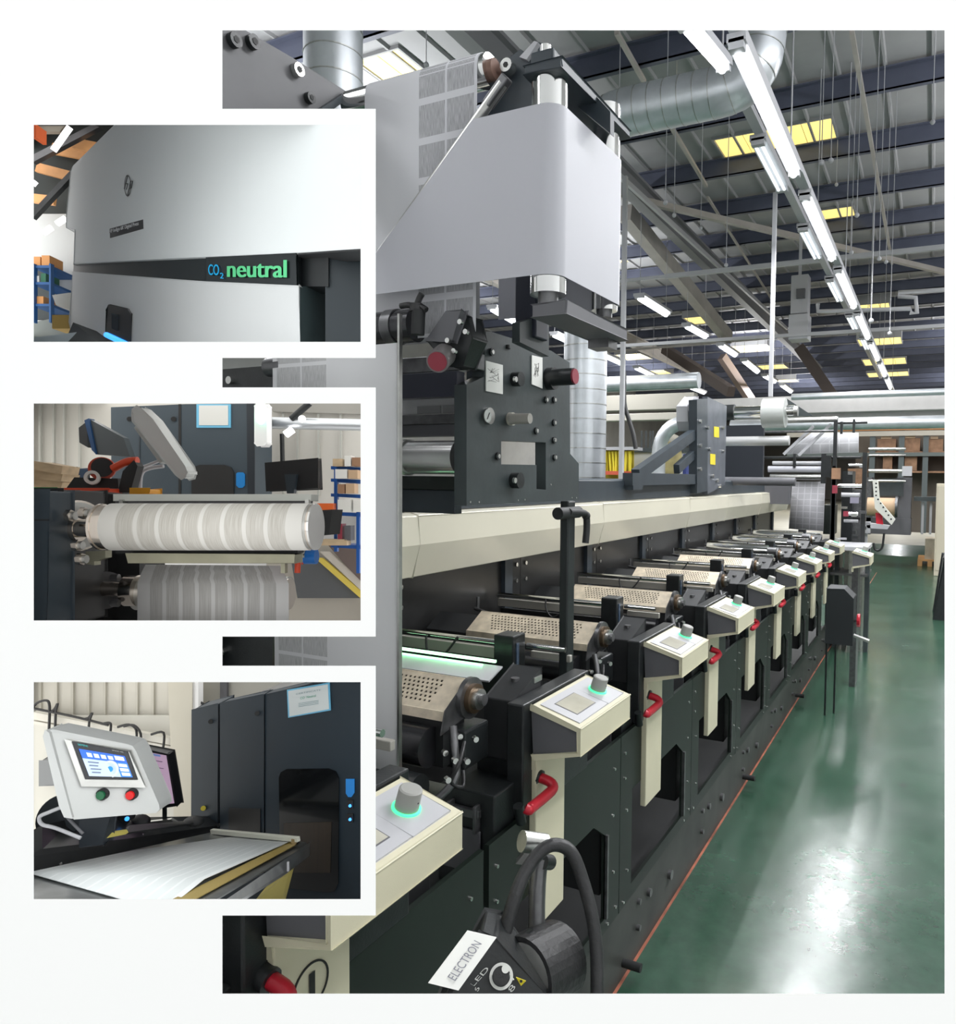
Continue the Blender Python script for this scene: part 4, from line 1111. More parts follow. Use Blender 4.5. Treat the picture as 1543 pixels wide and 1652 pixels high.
# free-standing console beside the line
t = thing('end_console', 'small cream console standing proud of the line at the far end', 'console', (-.5, 6.05, 0))
console_parts(t, 6.0, 6.3, ox=.30, oz=-.0)
obj('stand', M().box((-.545, 6.05, 0), (-.50, 6.25, .94)), DSTEEL, t)
# black cabinet on thin legs with a red stop button
t = thing('hanging_cabinet', 'black boxed cabinet on thin legs with a red emergency button, jutting into the aisle', 'cabinet', (-.72, 5.2, .0))
a = P(1332, 1037, Y=5.2); b = P(1375, 1037, Y=5.2); tz = P(1345, 950, Y=5.2).z
obj('body', M().prism([(a.x, 5.2, a.z), (b.x, 5.2, a.z), (b.x, 5.2, tz - .06), (b.x - .06, 5.2, tz), (a.x, 5.2, tz)], (0, .22, 0)), mat('cabinet_black', (.014, .017, .020), .55), t, bev=.004)
obj('leg', M().box((a.x, 5.22, 0), (a.x + .012, 5.235, a.z)), BLACK, t); obj('leg', M().box((a.x + .05, 5.3, 0), (a.x + .062, 5.315, a.z)), BLACK, t)
q = P(1384, 1000, Y=5.35)
obj('button_arm', M().tube((b.x, 5.33, q.z), (q.x, 5.33, q.z), .012), DSTEEL, t)
obj('stop_button', M().tube((q.x, 5.33, q.z), (q.x + .018, 5.33, q.z), .045, n=28), RED, t)
obj('bracket', M().bar((b.x, 5.3, a.z + .05), (b.x + .10, 5.3, a.z + .02), .05, .015), STEEL, t)
# white perforated folding arm
t = thing('folding_arm', 'white cranked arm with row of holes over the kraft roll', 'arm', P(1443, 845, Y=8.6))
q = [P(x, y, Y=8.6) for x, y in ((1408, 774), (1417, 774), (1420, 808), (1445, 838), (1439, 847), (1412, 820))]
ar = obj('arm_plate', M().prism(q, (0, .05, 0)), mat('arm_white', (.66, .66, .60), .5), t)
m = M()
for k in range(10):
    x = 1413 + (1 if k < 4 else (k - 3) * 4.2); y = 780 + k * 6.4
    p = P(x, y, Y=8.598); m.tube(p, p + V((0, .003, 0)), .010, n=8)
obj('hole', m, INK, ar, kind='stuff')
obj('hub', M().box(P(1395, 860, Y=8.6), P(1405, 842, Y=8.6) + V((0, .06, 0))), LGREY, t)
obj('red_flag', M().prism([P(x, y, Y=8.65) for x, y in ((1413, 827), (1424, 829), (1426, 853), (1415, 853))], (0, .02, 0)), RED, t)
obj('shelf', M().prism([P(x, y, Y=8.6) for x, y in ((1397, 843), (1436, 848), (1432, 854), (1400, 852))], (0, .1, 0)), LGREY, t)
obj('cable', M().path([P(x, y, Y=8.6) for x, y in ((1410, 876), (1412, 886), (1418, 888), (1424, 882), (1427, 860))], .012, 8, 4), RUBBER, t)
obj('stand', M().box(P(1393, 880, Y=8.65), P(1400, 858, Y=8.65) + V((0, .06, 0))), LGREY, t)
obj('stand_post', M().box((P(1396, 880, Y=8.65).x - .02, 8.66, 0), (P(1396, 880, Y=8.65).x + .02, 8.70, P(1396, 879, Y=8.65).z)), STEEL, t)
# big horizontal trunks and pipe crossing the hall
def xb(nm, Y, x0, x1, yl, yr, h, dy, mt_, label, cat, rnd=False, **kw):
    """crossing member: its top is yl at x0 and yr at x1"""
    a, b = P(x0, yl, Y=Y), P(x1, yr, Y=Y); z = (a.z + b.z) / 2
    if rnd: return obj(nm, M().tube((a.x, Y, z - h / 2), (b.x, Y, z - h / 2), h / 2, n=24), mt_, label=label, cat=cat, **kw)
    return obj(nm, M().box((a.x, Y, z - h), (b.x, Y + dy, z)), mt_, label=label, cat=cat, bev=.01, **kw)
TW = mat('trunk_white', (.50, .485, .47), .5, noise=.05)
xb('air_duct', 12, 1104, 1660, 640, 632, .27, .3, TW, 'upper white trunk crossing above the far end of the press', 'trunk')
xb('air_duct', 12.2, 1180, 1660, 662, 658, .16, .3, TW, 'lower white trunk crossing above the far end of the press', 'trunk')
xb('top_pipe', 11.7, 1278, 1660, 631, 626, .10, .1, GALV, 'slim bright pipe lying on the upper white trunk', 'pipe', rnd=True)
xb('steel_pipe', 11.9, 1180, 1660, 674, 671, .19, .2, GALV, 'thick silver pipe below the two white trunks', 'pipe', rnd=True)
t = thing('pallet_rack', 'long orange-beamed pallet rack at the back of the hall', 'rack', P(1480, 860, Y=19))
for k, (y0, y1, mt_) in enumerate(((689, 694, mat('orange_beam', (.50, .22, .07), .5)), (695, 703, mat('cream_beam', (.55, .50, .42), .5)), (730, 736, mat('green_grey_beam', (.13, .15, .14), .5)))):
    fb('beam', 19, 1270, y0, 1640, y1, .1, mt_, t)
for x in (1402, 1449, 1488, 1535): fb('upright', 19.05, x, 690, x + 9, 860, .1, mat('rack_post', (.10, .12, .12), .5), t)
fb('deck', 19.1, 1400, 728, 1640, 731, .8, BROWN, t)
fb('lower_deck', 19.1, 1360, 780, 1400, 783, .8, BROWN, t); fb('lower_deck', 19.1, 1400, 760, 1640, 763, .8, BROWN, t)
fb('mesh_back', 19.9, 1380, 700, 1640, 860, .03, mat('rack_back', (.18, .15, .12), .8), t)
for k, (x0, x1, y0) in enumerate(((1416, 1446, 708), (1455, 1485, 707), (1496, 1522, 708))):
    c = fb('carton', 19.12, x0, y0, x1, 728, .5, BROWN, None, label=['brown carton on the rack above the kraft roll', 'brown carton on the rack in the middle bay', 'brown carton on the rack at the right edge of the opening'][k], cat='carton', group='cartons on the pallet rack')
    fb('lid', 19.10, x0 + 6, y0 - 4, x1 - 8, y0, .5, KRAFT, c)
for k, (x0, x1, y0, y1) in enumerate(((1368, 1393, 756, 779.5), (1460, 1480, 735, 759), (1425, 1440, 735, 759))):
    fb('carton', 19.12, x0, y0, x1, y1, .4, BROWN, None, label=['reddish carton seen through the slitter frame', 'lower carton behind the kraft roll machine', 'small carton left of the lower one behind the kraft roll machine'][k], cat='carton', group='cartons under the rack')
# machine with kraft roll beyond the press
t = thing('winding_machine', 'dark winding machine holding a kraft paper roll behind the folding arm', 'machine', (P(1440, 860, Y=15).x, 15, 0))
fb('bed', 15, 1398, 836, 1470, 862, .6, GREYP, t); fb('column', 15.02, 1446, 770, 1470, 862, .5, GREYP, t); fb('column', 15, 1398, 770, 1406, 862, .5, DSTEEL, t)
xroll('kraft_roll', 14.6, 1400, 1445, 803, 832, KRAFT, t, n=32); xroll('roll_end', 14.6, 1445, 1449, 800, 835, DSTEEL, t)
for y0, y1 in ((722, 727), (733, 736), (757, 763), (774, 778)): xroll('roller', 14.8, 1402, 1462, y0, y1, STEEL, t)
fb('panel', 14.9, 1420, 772, 1458, 800, .05, SLATE_L, t); fb('white_plate', 14.7, 1456, 752, 1472, 768, .05, LGREY, t)
fb('shelf', 15, 1475, 803, 1640, 810, .6, SLATE_L, t)
for x in (1487, 1500): fb('post', 15.1, x, 810, x + 4, 862, .05, LGREY, t)
t = thing('cream_cabinet', 'tall cream cabinet at the right edge of the opening', 'cabinet', (P(1550, 865, Y=14).x, 14, 0))
_ca = P(1512, 780, Y=14)
obj('body', M().box((_ca.x, 14, 0), (_ca.x + 1.2, 14.5, _ca.z)), mat('cabinet_cream', (.62, .56, .44), .5), t, bev=.01)
obj('door', M().box((_ca.x + .02, 13.985, .1), (_ca.x + .58, 14, _ca.z - .04)), mat('cabinet_cream', (.62, .56, .44), .5), t, bev=.004)
t = thing('pallet', 'small orange wooden pallet with a pale crate beside the cream cabinet', 'pallet', (P(1500, 875, Y=15).x, 15.5, 0))
pa, pb_ = P(1482, 872, Y=15.5).x, P(1522, 872, Y=15.5).x
for k in range(5): obj('plank', M().box((pa, 15.5 + k * .2, .10), (pb_, 15.64 + k * .2, .13)), mat('orange_wood', (.55, .30, .12), .7), t)
for k in range(3): obj('runner', M().box((pa + k * (pb_ - pa - .08) / 2, 15.5, 0), (pa + .08 + k * (pb_ - pa - .08) / 2, 16.44, .10)), mat('orange_wood', (.55, .30, .12), .7), t)
obj('crate', M().box((pa + .12, 15.6, .13), (pb_ - .1, 16.3, .52)), mat('pale_crate', (.50, .44, .34), .7, noise=.2), label='pale crate standing on the orange pallet', cat='crate')
obj('black_bin', M().prism([(P(1512, 880, Y=9.5).x, 9.5, 0), (P(1512, 880, Y=9.5).x + .7, 9.5, 0), (P(1512, 880, Y=9.5).x + .7, 9.5, .72), (P(1512, 880, Y=9.5).x + .08, 9.5, .72)], (0, .6, 0)), BLACK, label='black bin just inside the right edge of the opening', cat='bin', bev=.02)
# left back area behind the press
t = thing('yellow_strip_rack', 'rack of hanging yellow strips with a red rail behind the silver riser duct', 'rack', (P(990, 778, Y=12).x, 12, 0))
fb('back', 12.25, 962, 722, 1022, 772, .04, mat('yellow_back', (.45, .36, .03), .7), t)
random.seed(5)
YS = mat('yellow_strip', (.80, .66, .04), .5)
for k in range(22):
    x = 962 + k * 2.7; dx = random.uniform(-3, 3)
    fbar('strip', 12 + .15 * (k % 2), x, 728, x + dx, 766, .03, YS, t)
fb('red_rail', 11.9, 960, 760, 1021, 766, .05, mat('red_rail', (.60, .10, .05), .5), t)
fb('top_rail', 11.9, 958, 721, 1024, 726, .4, LGREY, t)
obj('rack_foot', M().box((P(965, 770, Y=12).x, 12, 0), (P(1021, 770, Y=12).x, 12.3, P(990, 772, Y=12).z)), LGREY, t)
t = thing('white_cabin', 'low white cabin wall behind the reel stand brace', 'cabin', (P(1080, 780, Y=12.5).x, 12.5, 0))
a, b = P(1022, 730, Y=12.5), P(1122, 730, Y=12.5)
obj('wall_sheet', M().box((a.x, 12.5, 0), (b.x, 12.8, a.z)), mat('cabin_white', (.55, .55, .53), .5), t)
obj('top_cap', M().box((a.x - .05, 12.45, a.z), (b.x, 12.85, a.z + .08)), SLATE_L, t)
obj('stone_plinth', M().box((P(1065, 760, Y=11.5).x, 11.3, 0), (P(1099, 760, Y=11.5).x, 11.7, P(1082, 775, Y=11.5).z)), LGREY, label='pale plinth under the olive wrapped bundle', cat='plinth')
obj('wrapped_bundle', M().ball(P(1082, 740, Y=11.5), .20, sc=(1, .8, 1.9)), mat('olive_wrap', (.32, .27, .12), .7, noise=.3, nscale=6, bump=.6, bscale=8), label='olive wrapped bundle with crumpled top beyond the brace', cat='bundle')
obj('bundle_top', M().ball(P(1083, 711, Y=11.5), .14, sc=(1.2, .8, .8)), mat('clear_wrap', (.50, .47, .40), .4, bump=.8, bscale=12), label='crumpled pale wrap standing over the olive bundle', cat='wrap')
obj('blue_bin', M().box(P(1101, 775, Y=11.6), P(1110, 732, Y=11.6) + V((0, .3, 0))), mat('blue_bin', (.05, .07, .25), .5), label='narrow dark blue bin beside the reel stand upright', cat='bin', bev=.02)
obj('grey_pipe', M().path([(P(1063, 735, Y=11).x, 11, 0)] + bend(P(1063, 730, Y=11), P(1066, 682, Y=11), P(1112, 680, Y=11), .5, 8) + [P(1125, 680, Y=11)], .11, 16), GALV, label='bent grey pipe rising behind the reel stand brace', cat='pipe')
xb('grey_pipe', 15, 40, 1128, 636, 636, .34, .3, GALV, 'fat horizontal grey pipe far behind the tall grey pole', 'pipe', rnd=True)
xb('shelf_beam', 17, 40, 1120, 660, 660, .38, .3, mat('dull_cream', (.42, .40, .35), .6), 'dull cream beam behind the tall grey pole', 'beam')
xb('shelf_beam', 16, 40, 1120, 684, 683, .16, .3, mat('pale_cream', (.60, .57, .50), .6), 'thin pale beam low behind the tall grey pole', 'beam')
for k, (x, y) in enumerate(((1018, 655), (1025, 720), (1034, 722), (1041, 722))):
    pass
obj('hanging_cables', M().path([P(x, y, Y=9.05) for x, y in ((1008, 600), (1008, 650), (1016, 680), (1022, 700), (1026, 724))], .03, 8, 4), RUBBER, label='thick dark cable sagging from the tall grey pole', cat='cable')
for k, x in enumerate((1034, 1041, 1048, 1052)):
    fb('grey_tube', 12.6, x, 695, x + 2.5, 728, .03, SLATE_L, None, label='thin grey tube rising behind the white cabin', cat='tube', group='thin tubes behind the white cabin')
# ================================================================== inset 1: white press housing
def sl(nm, pts, t, d, mt_, parent=None, **kw):
    return obj(nm, slab(M(), pts, t, d), mt_, parent, **kw)
def rectp(x0, y0, x1, y1): return [(x0, y0), (x1, y0), (x1, y1), (x0, y1)]
def rodp(nm, x0, y0, x1, y1, r, d, mt_, parent=None, d1=None, n=14, **kw):
    return obj(nm, M().tube(E(x0, y0, d), E(x1, y1, d1 or d), r, n=n), mt_, parent, **kw)
LT = []
def clampx(pts):
    return [(min(max(p[0], 52), 585),) + tuple(p[1:]) for p in pts]
def sl(nm, pts, t, d, mt_, parent=None, **kw):
    pts = clampx(pts)
    return obj(nm, slab(M(), pts, min(t, .04), d), mt_, parent, **kw)
def inset_fill_lights(rect, powers, col=(1, 1, 1), d=.47, depth=.28):  # unseen lights added to brighten the inset contents
    """fill lights lying on the four splayed walls of an inset box"""
    a, b, c, e = rect; cx, cy = (a + c) / 2, (b + e) / 2
    wx, wy = (c - a) / F * d * .92, (e - b) / F * d * .92
    for (x, y, ax, s_, size, pw) in ((cx, b - 5, RT, -1, (wx, depth), powers[0]), (cx, e + 5, RT, 1, (wx, depth), powers[1]), (a - 5, cy, UP, -1, (wy, depth), powers[2]), (c + 5, cy, UP, 1, (wy, depth), powers[3])):
        ray = (E(x, y, 1) - E(x, y, 0)).normalized()
        n = ax.cross(ray).normalized() * s_
        if ax is RT: n = n if (n.dot(UP) < 0) == (y < cy) else -n
        else: n = n if (n.dot(RT) > 0) == (x < cx) else -n
        if pw: area('inset_fill_light', E(x, y, d) + n * .0008, size, pw, direction=n, col=col, along=ax)
inset_fill_lights(rects[0], (.066, .060, .095, .010), (.97, .995, 1), .44, .2)
inset_fill_lights(rects[0], (0, .03, .10, 0), (1, 1, 1), .78, .1)
inset_fill_lights(rects[1], (.016, .010, .008, .008), (1, .985, .95), .36, .08)
inset_fill_lights(rects[1], (.19, .05, .07, .10), (1, .985, .95), .72, .2)
inset_fill_lights(rects[2], (.09, .02, .03, .02), (.98, 1, 1), .40, .14)
inset_fill_lights(rects[2], (.16, .0, .16, 0), (1, .99, .96), .70, .22)

def dp(x): return 1 / (1 / .74 + (x - 110) / (600 - 110) * (1 / .50 - 1 / .74))
def dpl(pts, o=0): return [(min(x, 585), min(max(y, 198), 555), dp(x) + o) for x, y in pts]
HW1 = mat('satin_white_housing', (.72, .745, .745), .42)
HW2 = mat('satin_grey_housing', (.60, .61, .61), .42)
NAVY = mat('navy_cabinet', (.012, .024, .036), .62, noise=.08, nscale=20)
t = thing('press_housing', 'large white press housing with a black wedge band reading CO2 neutral', 'press housing', E(350, 545, .42))
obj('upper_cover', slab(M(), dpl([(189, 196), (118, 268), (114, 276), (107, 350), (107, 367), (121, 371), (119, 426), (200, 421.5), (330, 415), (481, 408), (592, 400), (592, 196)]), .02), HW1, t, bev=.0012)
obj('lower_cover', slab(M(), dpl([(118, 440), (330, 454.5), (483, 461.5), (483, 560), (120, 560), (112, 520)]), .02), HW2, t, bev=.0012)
obj('wedge_band', slab(M(), dpl([(119, 425), (481, 407), (482, 463), (118, 441)], .004), .02), mat('band_black', (.012, .016, .018), .3), t)
bd = obj('badge', slab(M(), dpl([(333, 414.5), (478, 409), (478, 460), (333, 453.5)], .0005), .004), mat('badge_black', (.014, .018, .020), .22), t, bev=.0006)
def pt1(x, y, o=0): return E(x, y, dp(x) + o)
C1 = mat('cyan_print', (.0, .42, .80), .5); C2 = mat('green_print', (.10, .56, .24), .5)
def tx(s_, mt_, x0, x1, yb0, yb1, yt0, par, o=-.0003, nm='lettering', bold=.0):
    ob = text(nm, s_, mt_, par, pt1(x0, yb0), pt1(x1, yb1), pt1(x0, yt0), off=.0009)
    s2 = ob.modifiers.new('t', 'SOLIDIFY'); s2.thickness = .0003; s2.offset = 0
    return ob
tx('CO', C1, 338, 355, 444, 444.5, 427, bd); tx('2', C1, 357, 362.5, 449.5, 450, 440.5, bd)
def thick_text(s_, mt_, q, par, wdt):
    """bold condensed lettering: font outline plus a stroke"""
    bl, br, tl = q
    cu = bpy.data.curves.new('lettering', 'FONT'); cu.body = s_
    o = bpy.data.objects.new('tmp', cu); COL.objects.link(o); bpy.context.view_layer.update()
    me = bpy.data.meshes.new_from_object(o.evaluated_get(bpy.context.evaluated_depsgraph_get())); bpy.data.objects.remove(o)
    xs = [v.co.x for v in me.vertices]; ys = [v.co.y for v in me.vertices]; x0, x1, y0, y1 = min(xs), max(xs), min(ys), max(ys)
    nrm = (br - bl).cross(tl - bl).normalized(); m = M()
    w_ = x1 - x0
    for k in (-1, -.5, 0, .5, 1):
        m.add([bl + (br - bl) * ((v.co.x - x0) / w_ * .975 + .0125 + k * .0125) + (tl - bl) * ((v.co.y - y0) / (y1 - y0)) + nrm * (.0010 + .00002 * k) for v in me.vertices], [tuple(p.vertices) for p in me.polygons])
    return obj('lettering', m, mt_, par)
thick_text('neutral', C2, (pt1(368, 447.5), pt1(465, 448.5), pt1(368, 421)), bd, .03)
# recess to the right
obj('recess_side', slab(M(), dpl([(481, 407), (530, 404), (530, 462), (482, 462)], .012), .02), mat('recess_black', (.006, .008, .009), .5), t)
sl('recess_back', [(525, 403), (600, 398), (600, 562), (525, 562)], .02, dp(560) + .025, mat('recess_navy', (.010, .017, .022), .5), t)
obj('lower_side', slab(M(), [(483, 462, dp(483) + .0005), (528, 462, dp(483) + .03), (531, 560, dp(483) + .03), (483, 560, dp(483) + .0005)], .02), mat('side_teal', (.035, .052, .055), .5), t)
obj('recess_lip', slab(M(), dpl([(481, 408), (592, 400), (592, 404), (481, 411)], .001), .02), BLACK_M, t)
# door window
w = obj('window_bezel', slab(M(), dpl([(172, 500), (175, 493), (180, 491.5), (208, 498), (213, 507), (211, 560), (170, 560)], -.001), .006), mat('bezel_black', (.008, .008, .009), .25), t, bev=.001)
obj('blue_lamp', M().tube(pt1(174, 541) - FWD * .002, pt1(206, 556) - FWD * .002, .0026, n=10), mat('blue_glow', (.05, .35, 1), .4, emit=1.6), w)
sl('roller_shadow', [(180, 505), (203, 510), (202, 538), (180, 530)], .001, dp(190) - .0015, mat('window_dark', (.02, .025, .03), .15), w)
# round emblem and name plate
lc_ = pt1(206.5, 300, -.001)
ue = (pt1(220, 300) - pt1(195, 300)).normalized(); ve = UP
m = M()
N = 36
def ell(rx, ry, k=0): return [lc_ + ue * rx * math.cos(2 * math.pi * i / N) + ve * ry * math.sin(2 * math.pi * i / N) - FWD * k for i in range(N)]
def px2(v, d): return v * d / F
dl = dp(206)
RX, RY = px2(8.2, dl) * 1.35, px2(17.5, dl)
m.add(ell(RX, RY, .0006) + ell(RX * .80, RY * .88, .0006), [(i, (i + 1) % N, N + (i + 1) % N, N + i) for i in range(N)])
em = obj('round_emblem', m, mat('emblem_grey', (.10, .10, .10), .4, .3), t)
m = M()
def eb(x0, y0, x1, y1, w_=.0007): m.bar(pt1(x0, y0, -.002), pt1(x1, y1, -.002), w_, .0003)
eb(206, 284, 200.5, 305); eb(202.5, 297, 205.5, 296); eb(206.5, 296, 204, 306); eb(211, 292, 206, 315); eb(211, 292, 214, 292); eb(214, 292, 212, 303); eb(212, 303, 209, 304)
obj('emblem_letters', m, mat('emblem_grey', (.10, .10, .10), .4, .3), em)
npl = obj('name_plate', slab(M(), [(x, y, dp(x) - .0012) for x, y in ((177, 369), (231, 354), (231.5, 369), (177.5, 384))], .002), mat('plate_black', (.03, .03, .032), .4), t)
tp_ = tx('HP Indigo 6K Digital Press', mat('plate_text', (.55, .55, .56), .5), 180, 227, 379.5, 366.5, 372, npl)
for v in tp_.data.vertices: v.co -= FWD * .0016
# case floor, back scenery
WLL = mat('case_wall_white', (.60, .62, .61), .6)
sl('grey_bench', [(40, 545), (130, 535), (150, 560), (40, 560)], .05, .60, mat('bench_grey', (.32, .36, .38), .25, .3), None, label='grey steel bench top in the lower left corner beside the white housing', cat='bench')
sl('wall_board', rectp(40, 345, 150, 520), .005, .81, WLL, None, label='white partition behind the left end of the white housing', cat='partition')
sl('roof_board', rectp(40, 190, 250, 362), .005, .812, mat('dark_roof', (.035, .042, .040), .7), None, label='dark roof panel behind the white housing', cat='roof panel')
OR = mat('orange_rooflight', (.60, .30, .12), .5, emit=.22, noise=.3, nscale=30)
for k, (q, lb) in enumerate((([(85, 230), (150, 238), (142, 258), (78, 246)], 'upper glowing orange roof light left of the housing'), ([(60, 262), (114, 276), (108, 290), (56, 276)], 'middle glowing orange roof light left of the housing'),
                             ([(52, 312), (88, 316), (86, 330), (52, 326)], 'small low orange roof light left of the housing'), ([(120, 222), (160, 230), (150, 246), (116, 238)], 'orange roof light touching the sloping edge of the housing'))):
    sl('roof_light', q, .004, .80 - .004 * k, OR, None, label=lb, cat='roof light')
for k, (q, lb) in enumerate((([(45, 250), (150, 200), (160, 205), (48, 262)], 'long thin dark beam crossing the case roof'), ([(45, 340), (118, 270), (118, 282), (48, 352)], 'short dark beam beside the slanted housing edge'), ([(52, 203), (104, 203), (96, 212), (52, 212)], 'pale beam at the top left corner of the case'))):
    sl('roof_beam', q, .006, .775, [DSTEEL, BLACK, mat('pale_beam', (.30, .27, .22), .6)][k], None, label=lb, cat='beam')
sl('red_hook', rectp(50, 200, 58, 222), .01, .5, mat('orange_red', (.75, .12, .02), .5), None, label='orange red fitting in the top left corner of the case', cat='fitting')
WE = mat('white_lamp', (1, 1, 1), .5, emit=1.8)
for k, (a, b, lb) in enumerate((((113, 205), (86, 243), 'slanting white lamp tube above the housing end'), ((106, 352), (92, 361), 'short bright lamp right of the other short one'), ((83, 367), (70, 376), 'short bright lamp low at the left edge'), ((52, 298), (57, 292), 'lamp end cut by the left edge of the case'))):
    rodp('lamp_tube', *a, *b, .0030, .76, WE, None, label=lb, cat='lamp')
BLU = mat('blue_shelf_steel', (.02, .10, .28), .5)
t = thing('blue_shelf', 'small blue shelf with orange and dark goods left of the white housing', 'shelf', E(68, 520, .78))
for y in (428, 455, 490): sl('shelf_board', rectp(52, y, 82, y + 4), .04, .77, BLU, t)
for x in (52, 79): sl('upright', rectp(x, 425, x + 3, 520), .005, .768, BLU, t)
sl('back_sheet', rectp(50, 428, 84, 515), .004, .80, mat('shelf_dark', (.05, .06, .06), .6), t)
for k, (x0, x1, y0, y1, mt_) in enumerate(((53, 65, 414, 428, mat('orange_box', (.65, .30, .10), .6)), (67, 80, 412, 428, mat('orange_box', (.65, .30, .10), .6)), (57, 63, 445, 455, PAPER), (66, 74, 441, 455, mat('dk_green', (.03, .15, .08), .6)), (58, 70, 478, 490, mat('orange_box', (.65, .30, .10), .6)))):
    sl('box', rectp(x0, y0, x1, y1), .02, .772, mt_, None, label=['orange box on the blue shelf, top left', 'orange box on the blue shelf, top right', 'white box on the middle blue shelf board', 'dark green box on the middle blue shelf board', 'orange box on the lowest blue shelf board'][k], cat='box', group='boxes on the small blue shelf')
sl('table_sheet', [(84, 476), (113, 472), (113, 500), (90, 492)], .02, .75, PAPER, None, label='pale table end between the blue shelf and the housing', cat='table')
sl('ochre_crate', rectp(84, 508, 122, 530), .03, .74, mat('ochre', (.50, .34, .10), .7), None, label='ochre crate under the pale table end', cat='crate')
sl('case_floor_sheet', [(45, 520), (130, 505), (150, 560), (45, 560)], .004, .79, mat('grey_floor_sheet', (.20, .22, .20), .5), None, label='grey floor sheet under the blue shelf', cat='floor sheet')
obj('dark_plinth', slab(M(), [(118, 520, .62), (150, 545, .57), (172, 562, .54), (100, 562, .6)], .03), BLACK_M, label='dark plinth under the lower left of the white housing', cat='plinth')

# ================================================================== inset 2: striped paper on a roller
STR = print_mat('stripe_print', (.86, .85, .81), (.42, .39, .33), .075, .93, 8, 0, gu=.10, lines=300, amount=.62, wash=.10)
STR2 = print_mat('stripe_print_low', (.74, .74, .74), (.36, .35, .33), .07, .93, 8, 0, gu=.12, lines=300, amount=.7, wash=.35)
BRT = mat('warm_chrome', (.66, .60, .54), .16, 1.0)
t = thing('roller_frame', 'dark machine side frame with steel flanges holding two paper rollers', 'machine frame', E(120, 990, .46))
sl('side_block', [(45, 790), (100, 790), (100, 1010), (45, 1010)], .12, .43, mat('inner_black', (.010, .010, .011), .5), t, bev=.001)
sl('front_cover', [(45, 792), (78, 792), (78, 1010), (45, 1010)], .02, .41, mat('navy_cover', (.024, .038, .052), .4), t, bev=.001)
sl('cover_seam', rectp(45, 838, 78, 840), .0005, .4096, INK, t)
sl('inner_block', [(98, 790), (183, 797), (200, 860), (200, 1010), (98, 1010)], .05, .50, mat('inner_black', (.010, .010, .011), .5), t)
sl('lower_block', rectp(190, 890, 225, 1010), .03, .49, BLACK_M, t)
def xr(nm, x0, x1, yc, rpx, d, mt_, par, n=40, d1=None, **kw):
    a, b = E(x0, yc, d), E(x1, yc, d1 or d)
    return obj(nm, M().tube(a, b, rpx * d / F, n=n), mt_, par, **kw)
fd = (RT * .84 - FWD * .54).normalized()
obj('flange', M().tube(E(122, 848, .436), E(122, 848, .436) + fd * .003, .0150, n=40), BRT, t)
fl = obj('flange_face', M().tube(E(122, 848, .436) + fd * .003, E(122, 848, .436) + fd * .0036, .0138, n=40), STEEL, t)
for y, x in ((832, 122), (828, 145), (880, 134), (902, 140)):
    b = xr('bolt', x - 12, x, y, 7, .42, STEEL, t, n=8); xr('bolt_nut', x - 14, x - 6, y, 10, .42, BRT, b, n=6)
sh = xr('shaft', 112, 168, 853, 14, .43, BRT, t); xr('shaft_low', 112, 130, 853, 20, .432, BRT, sh)
r_ = xr('paper_roller', 184, 505, 850, 37, .42, mat('roller_core', (.5, .5, .48), .3, .8), t)
xr('end_collar', 165, 188, 850, 36, .42, BRT, r_); xr('end_collar', 499, 510, 850, 36.5, .42, BRT, r_)
xr('collar_rim', 163, 167, 850, 37.5, .42, BRT, r_); xr('collar_rim', 508, 511, 850, 37.5, .42, CHROME, r_)
# paper on the roller: rolled sheet
def around(x0, x1, yc, rpx, d, a0, a1, tail, mt_, label, nx=2):
    c0, c1 = E(x0, yc, d), E(x1, yc, d); r = rpx * d / F
    rows = []
    for i in range(25):
        a = a0 + (a1 - a0) * i / 24
        off = -FWD * math.cos(a) * r + UP * math.sin(a) * r
        rows.append([c0 + off, c1 + off])
    if tail:
        dv = tail
        rows = rows + [[p + dv for p in rows[-1]]]
    return obj('striped_paper', M().sheet(rows[::-1]), mt_, label=label, cat='paper web', solid=.0003)
around(182, 501, 850, 37.6, .42, 1.9, -1.6, None, STR, 'white paper with fine grey stripes wrapped on the upper roller')
sl('top_tray', rectp(183, 797.5, 502, 808), .012, .445, mat('tray_pale', (.60, .62, .58), .35), t, bev=.0006)
sl('tray_lip', rectp(186, 808, 497, 812), .008, .447, GREYP, t)
for x in (192, 492): sl('tray_post', rectp(x, 806, x + 6, 814), .004, .443, STEEL, t)
sl('black_end_block', [(518, 823), (536, 822), (531, 863), (520, 864)], .02, .45, BLACK_M, t)
sl('zinc_bar', [(203, 893), (475, 895), (475, 909), (207, 908)], .012, .43, mat('olive_zinc', (.36, .35, .26), .35, .6, noise=.15, nscale=40), t, bev=.0005)
sl('zinc_bracket', [(138, 890), (170, 888), (170, 900), (152, 906), (152, 912), (138, 910)], .006, .435, mat('olive_zinc', (.36, .35, .26), .35, .6), t)
sl('brush_strip', rectp(186, 888, 480, 893), .01, .436, BLACK_M, t)
sl('zinc_post', rectp(453, 909, 460, 925), .004, .44, mat('olive_zinc', (.36, .35, .26), .35, .6), t)
r_ = xr('lower_roller', 222, 467, 957, 27, .47, mat('roller_core', (.5, .5, .48), .3, .8), t)
xr('end_collar', 205, 224, 953, 25, .465, BRT, r_); xr('end_collar', 460, 468, 958, 25, .465, BRT, r_)
obj('lower_flange', M().tube(E(168, 952, .47), E(168, 952, .47) + fd * .003, .0118, n=36), DSTEEL, t); xr('lower_shaft', 168, 206, 950, 12, .468, BRT, t)
for y, x in ((932, 192), (973, 192)): xr('bolt', x - 12, x, y, 6, .455, DSTEEL, t, n=8)
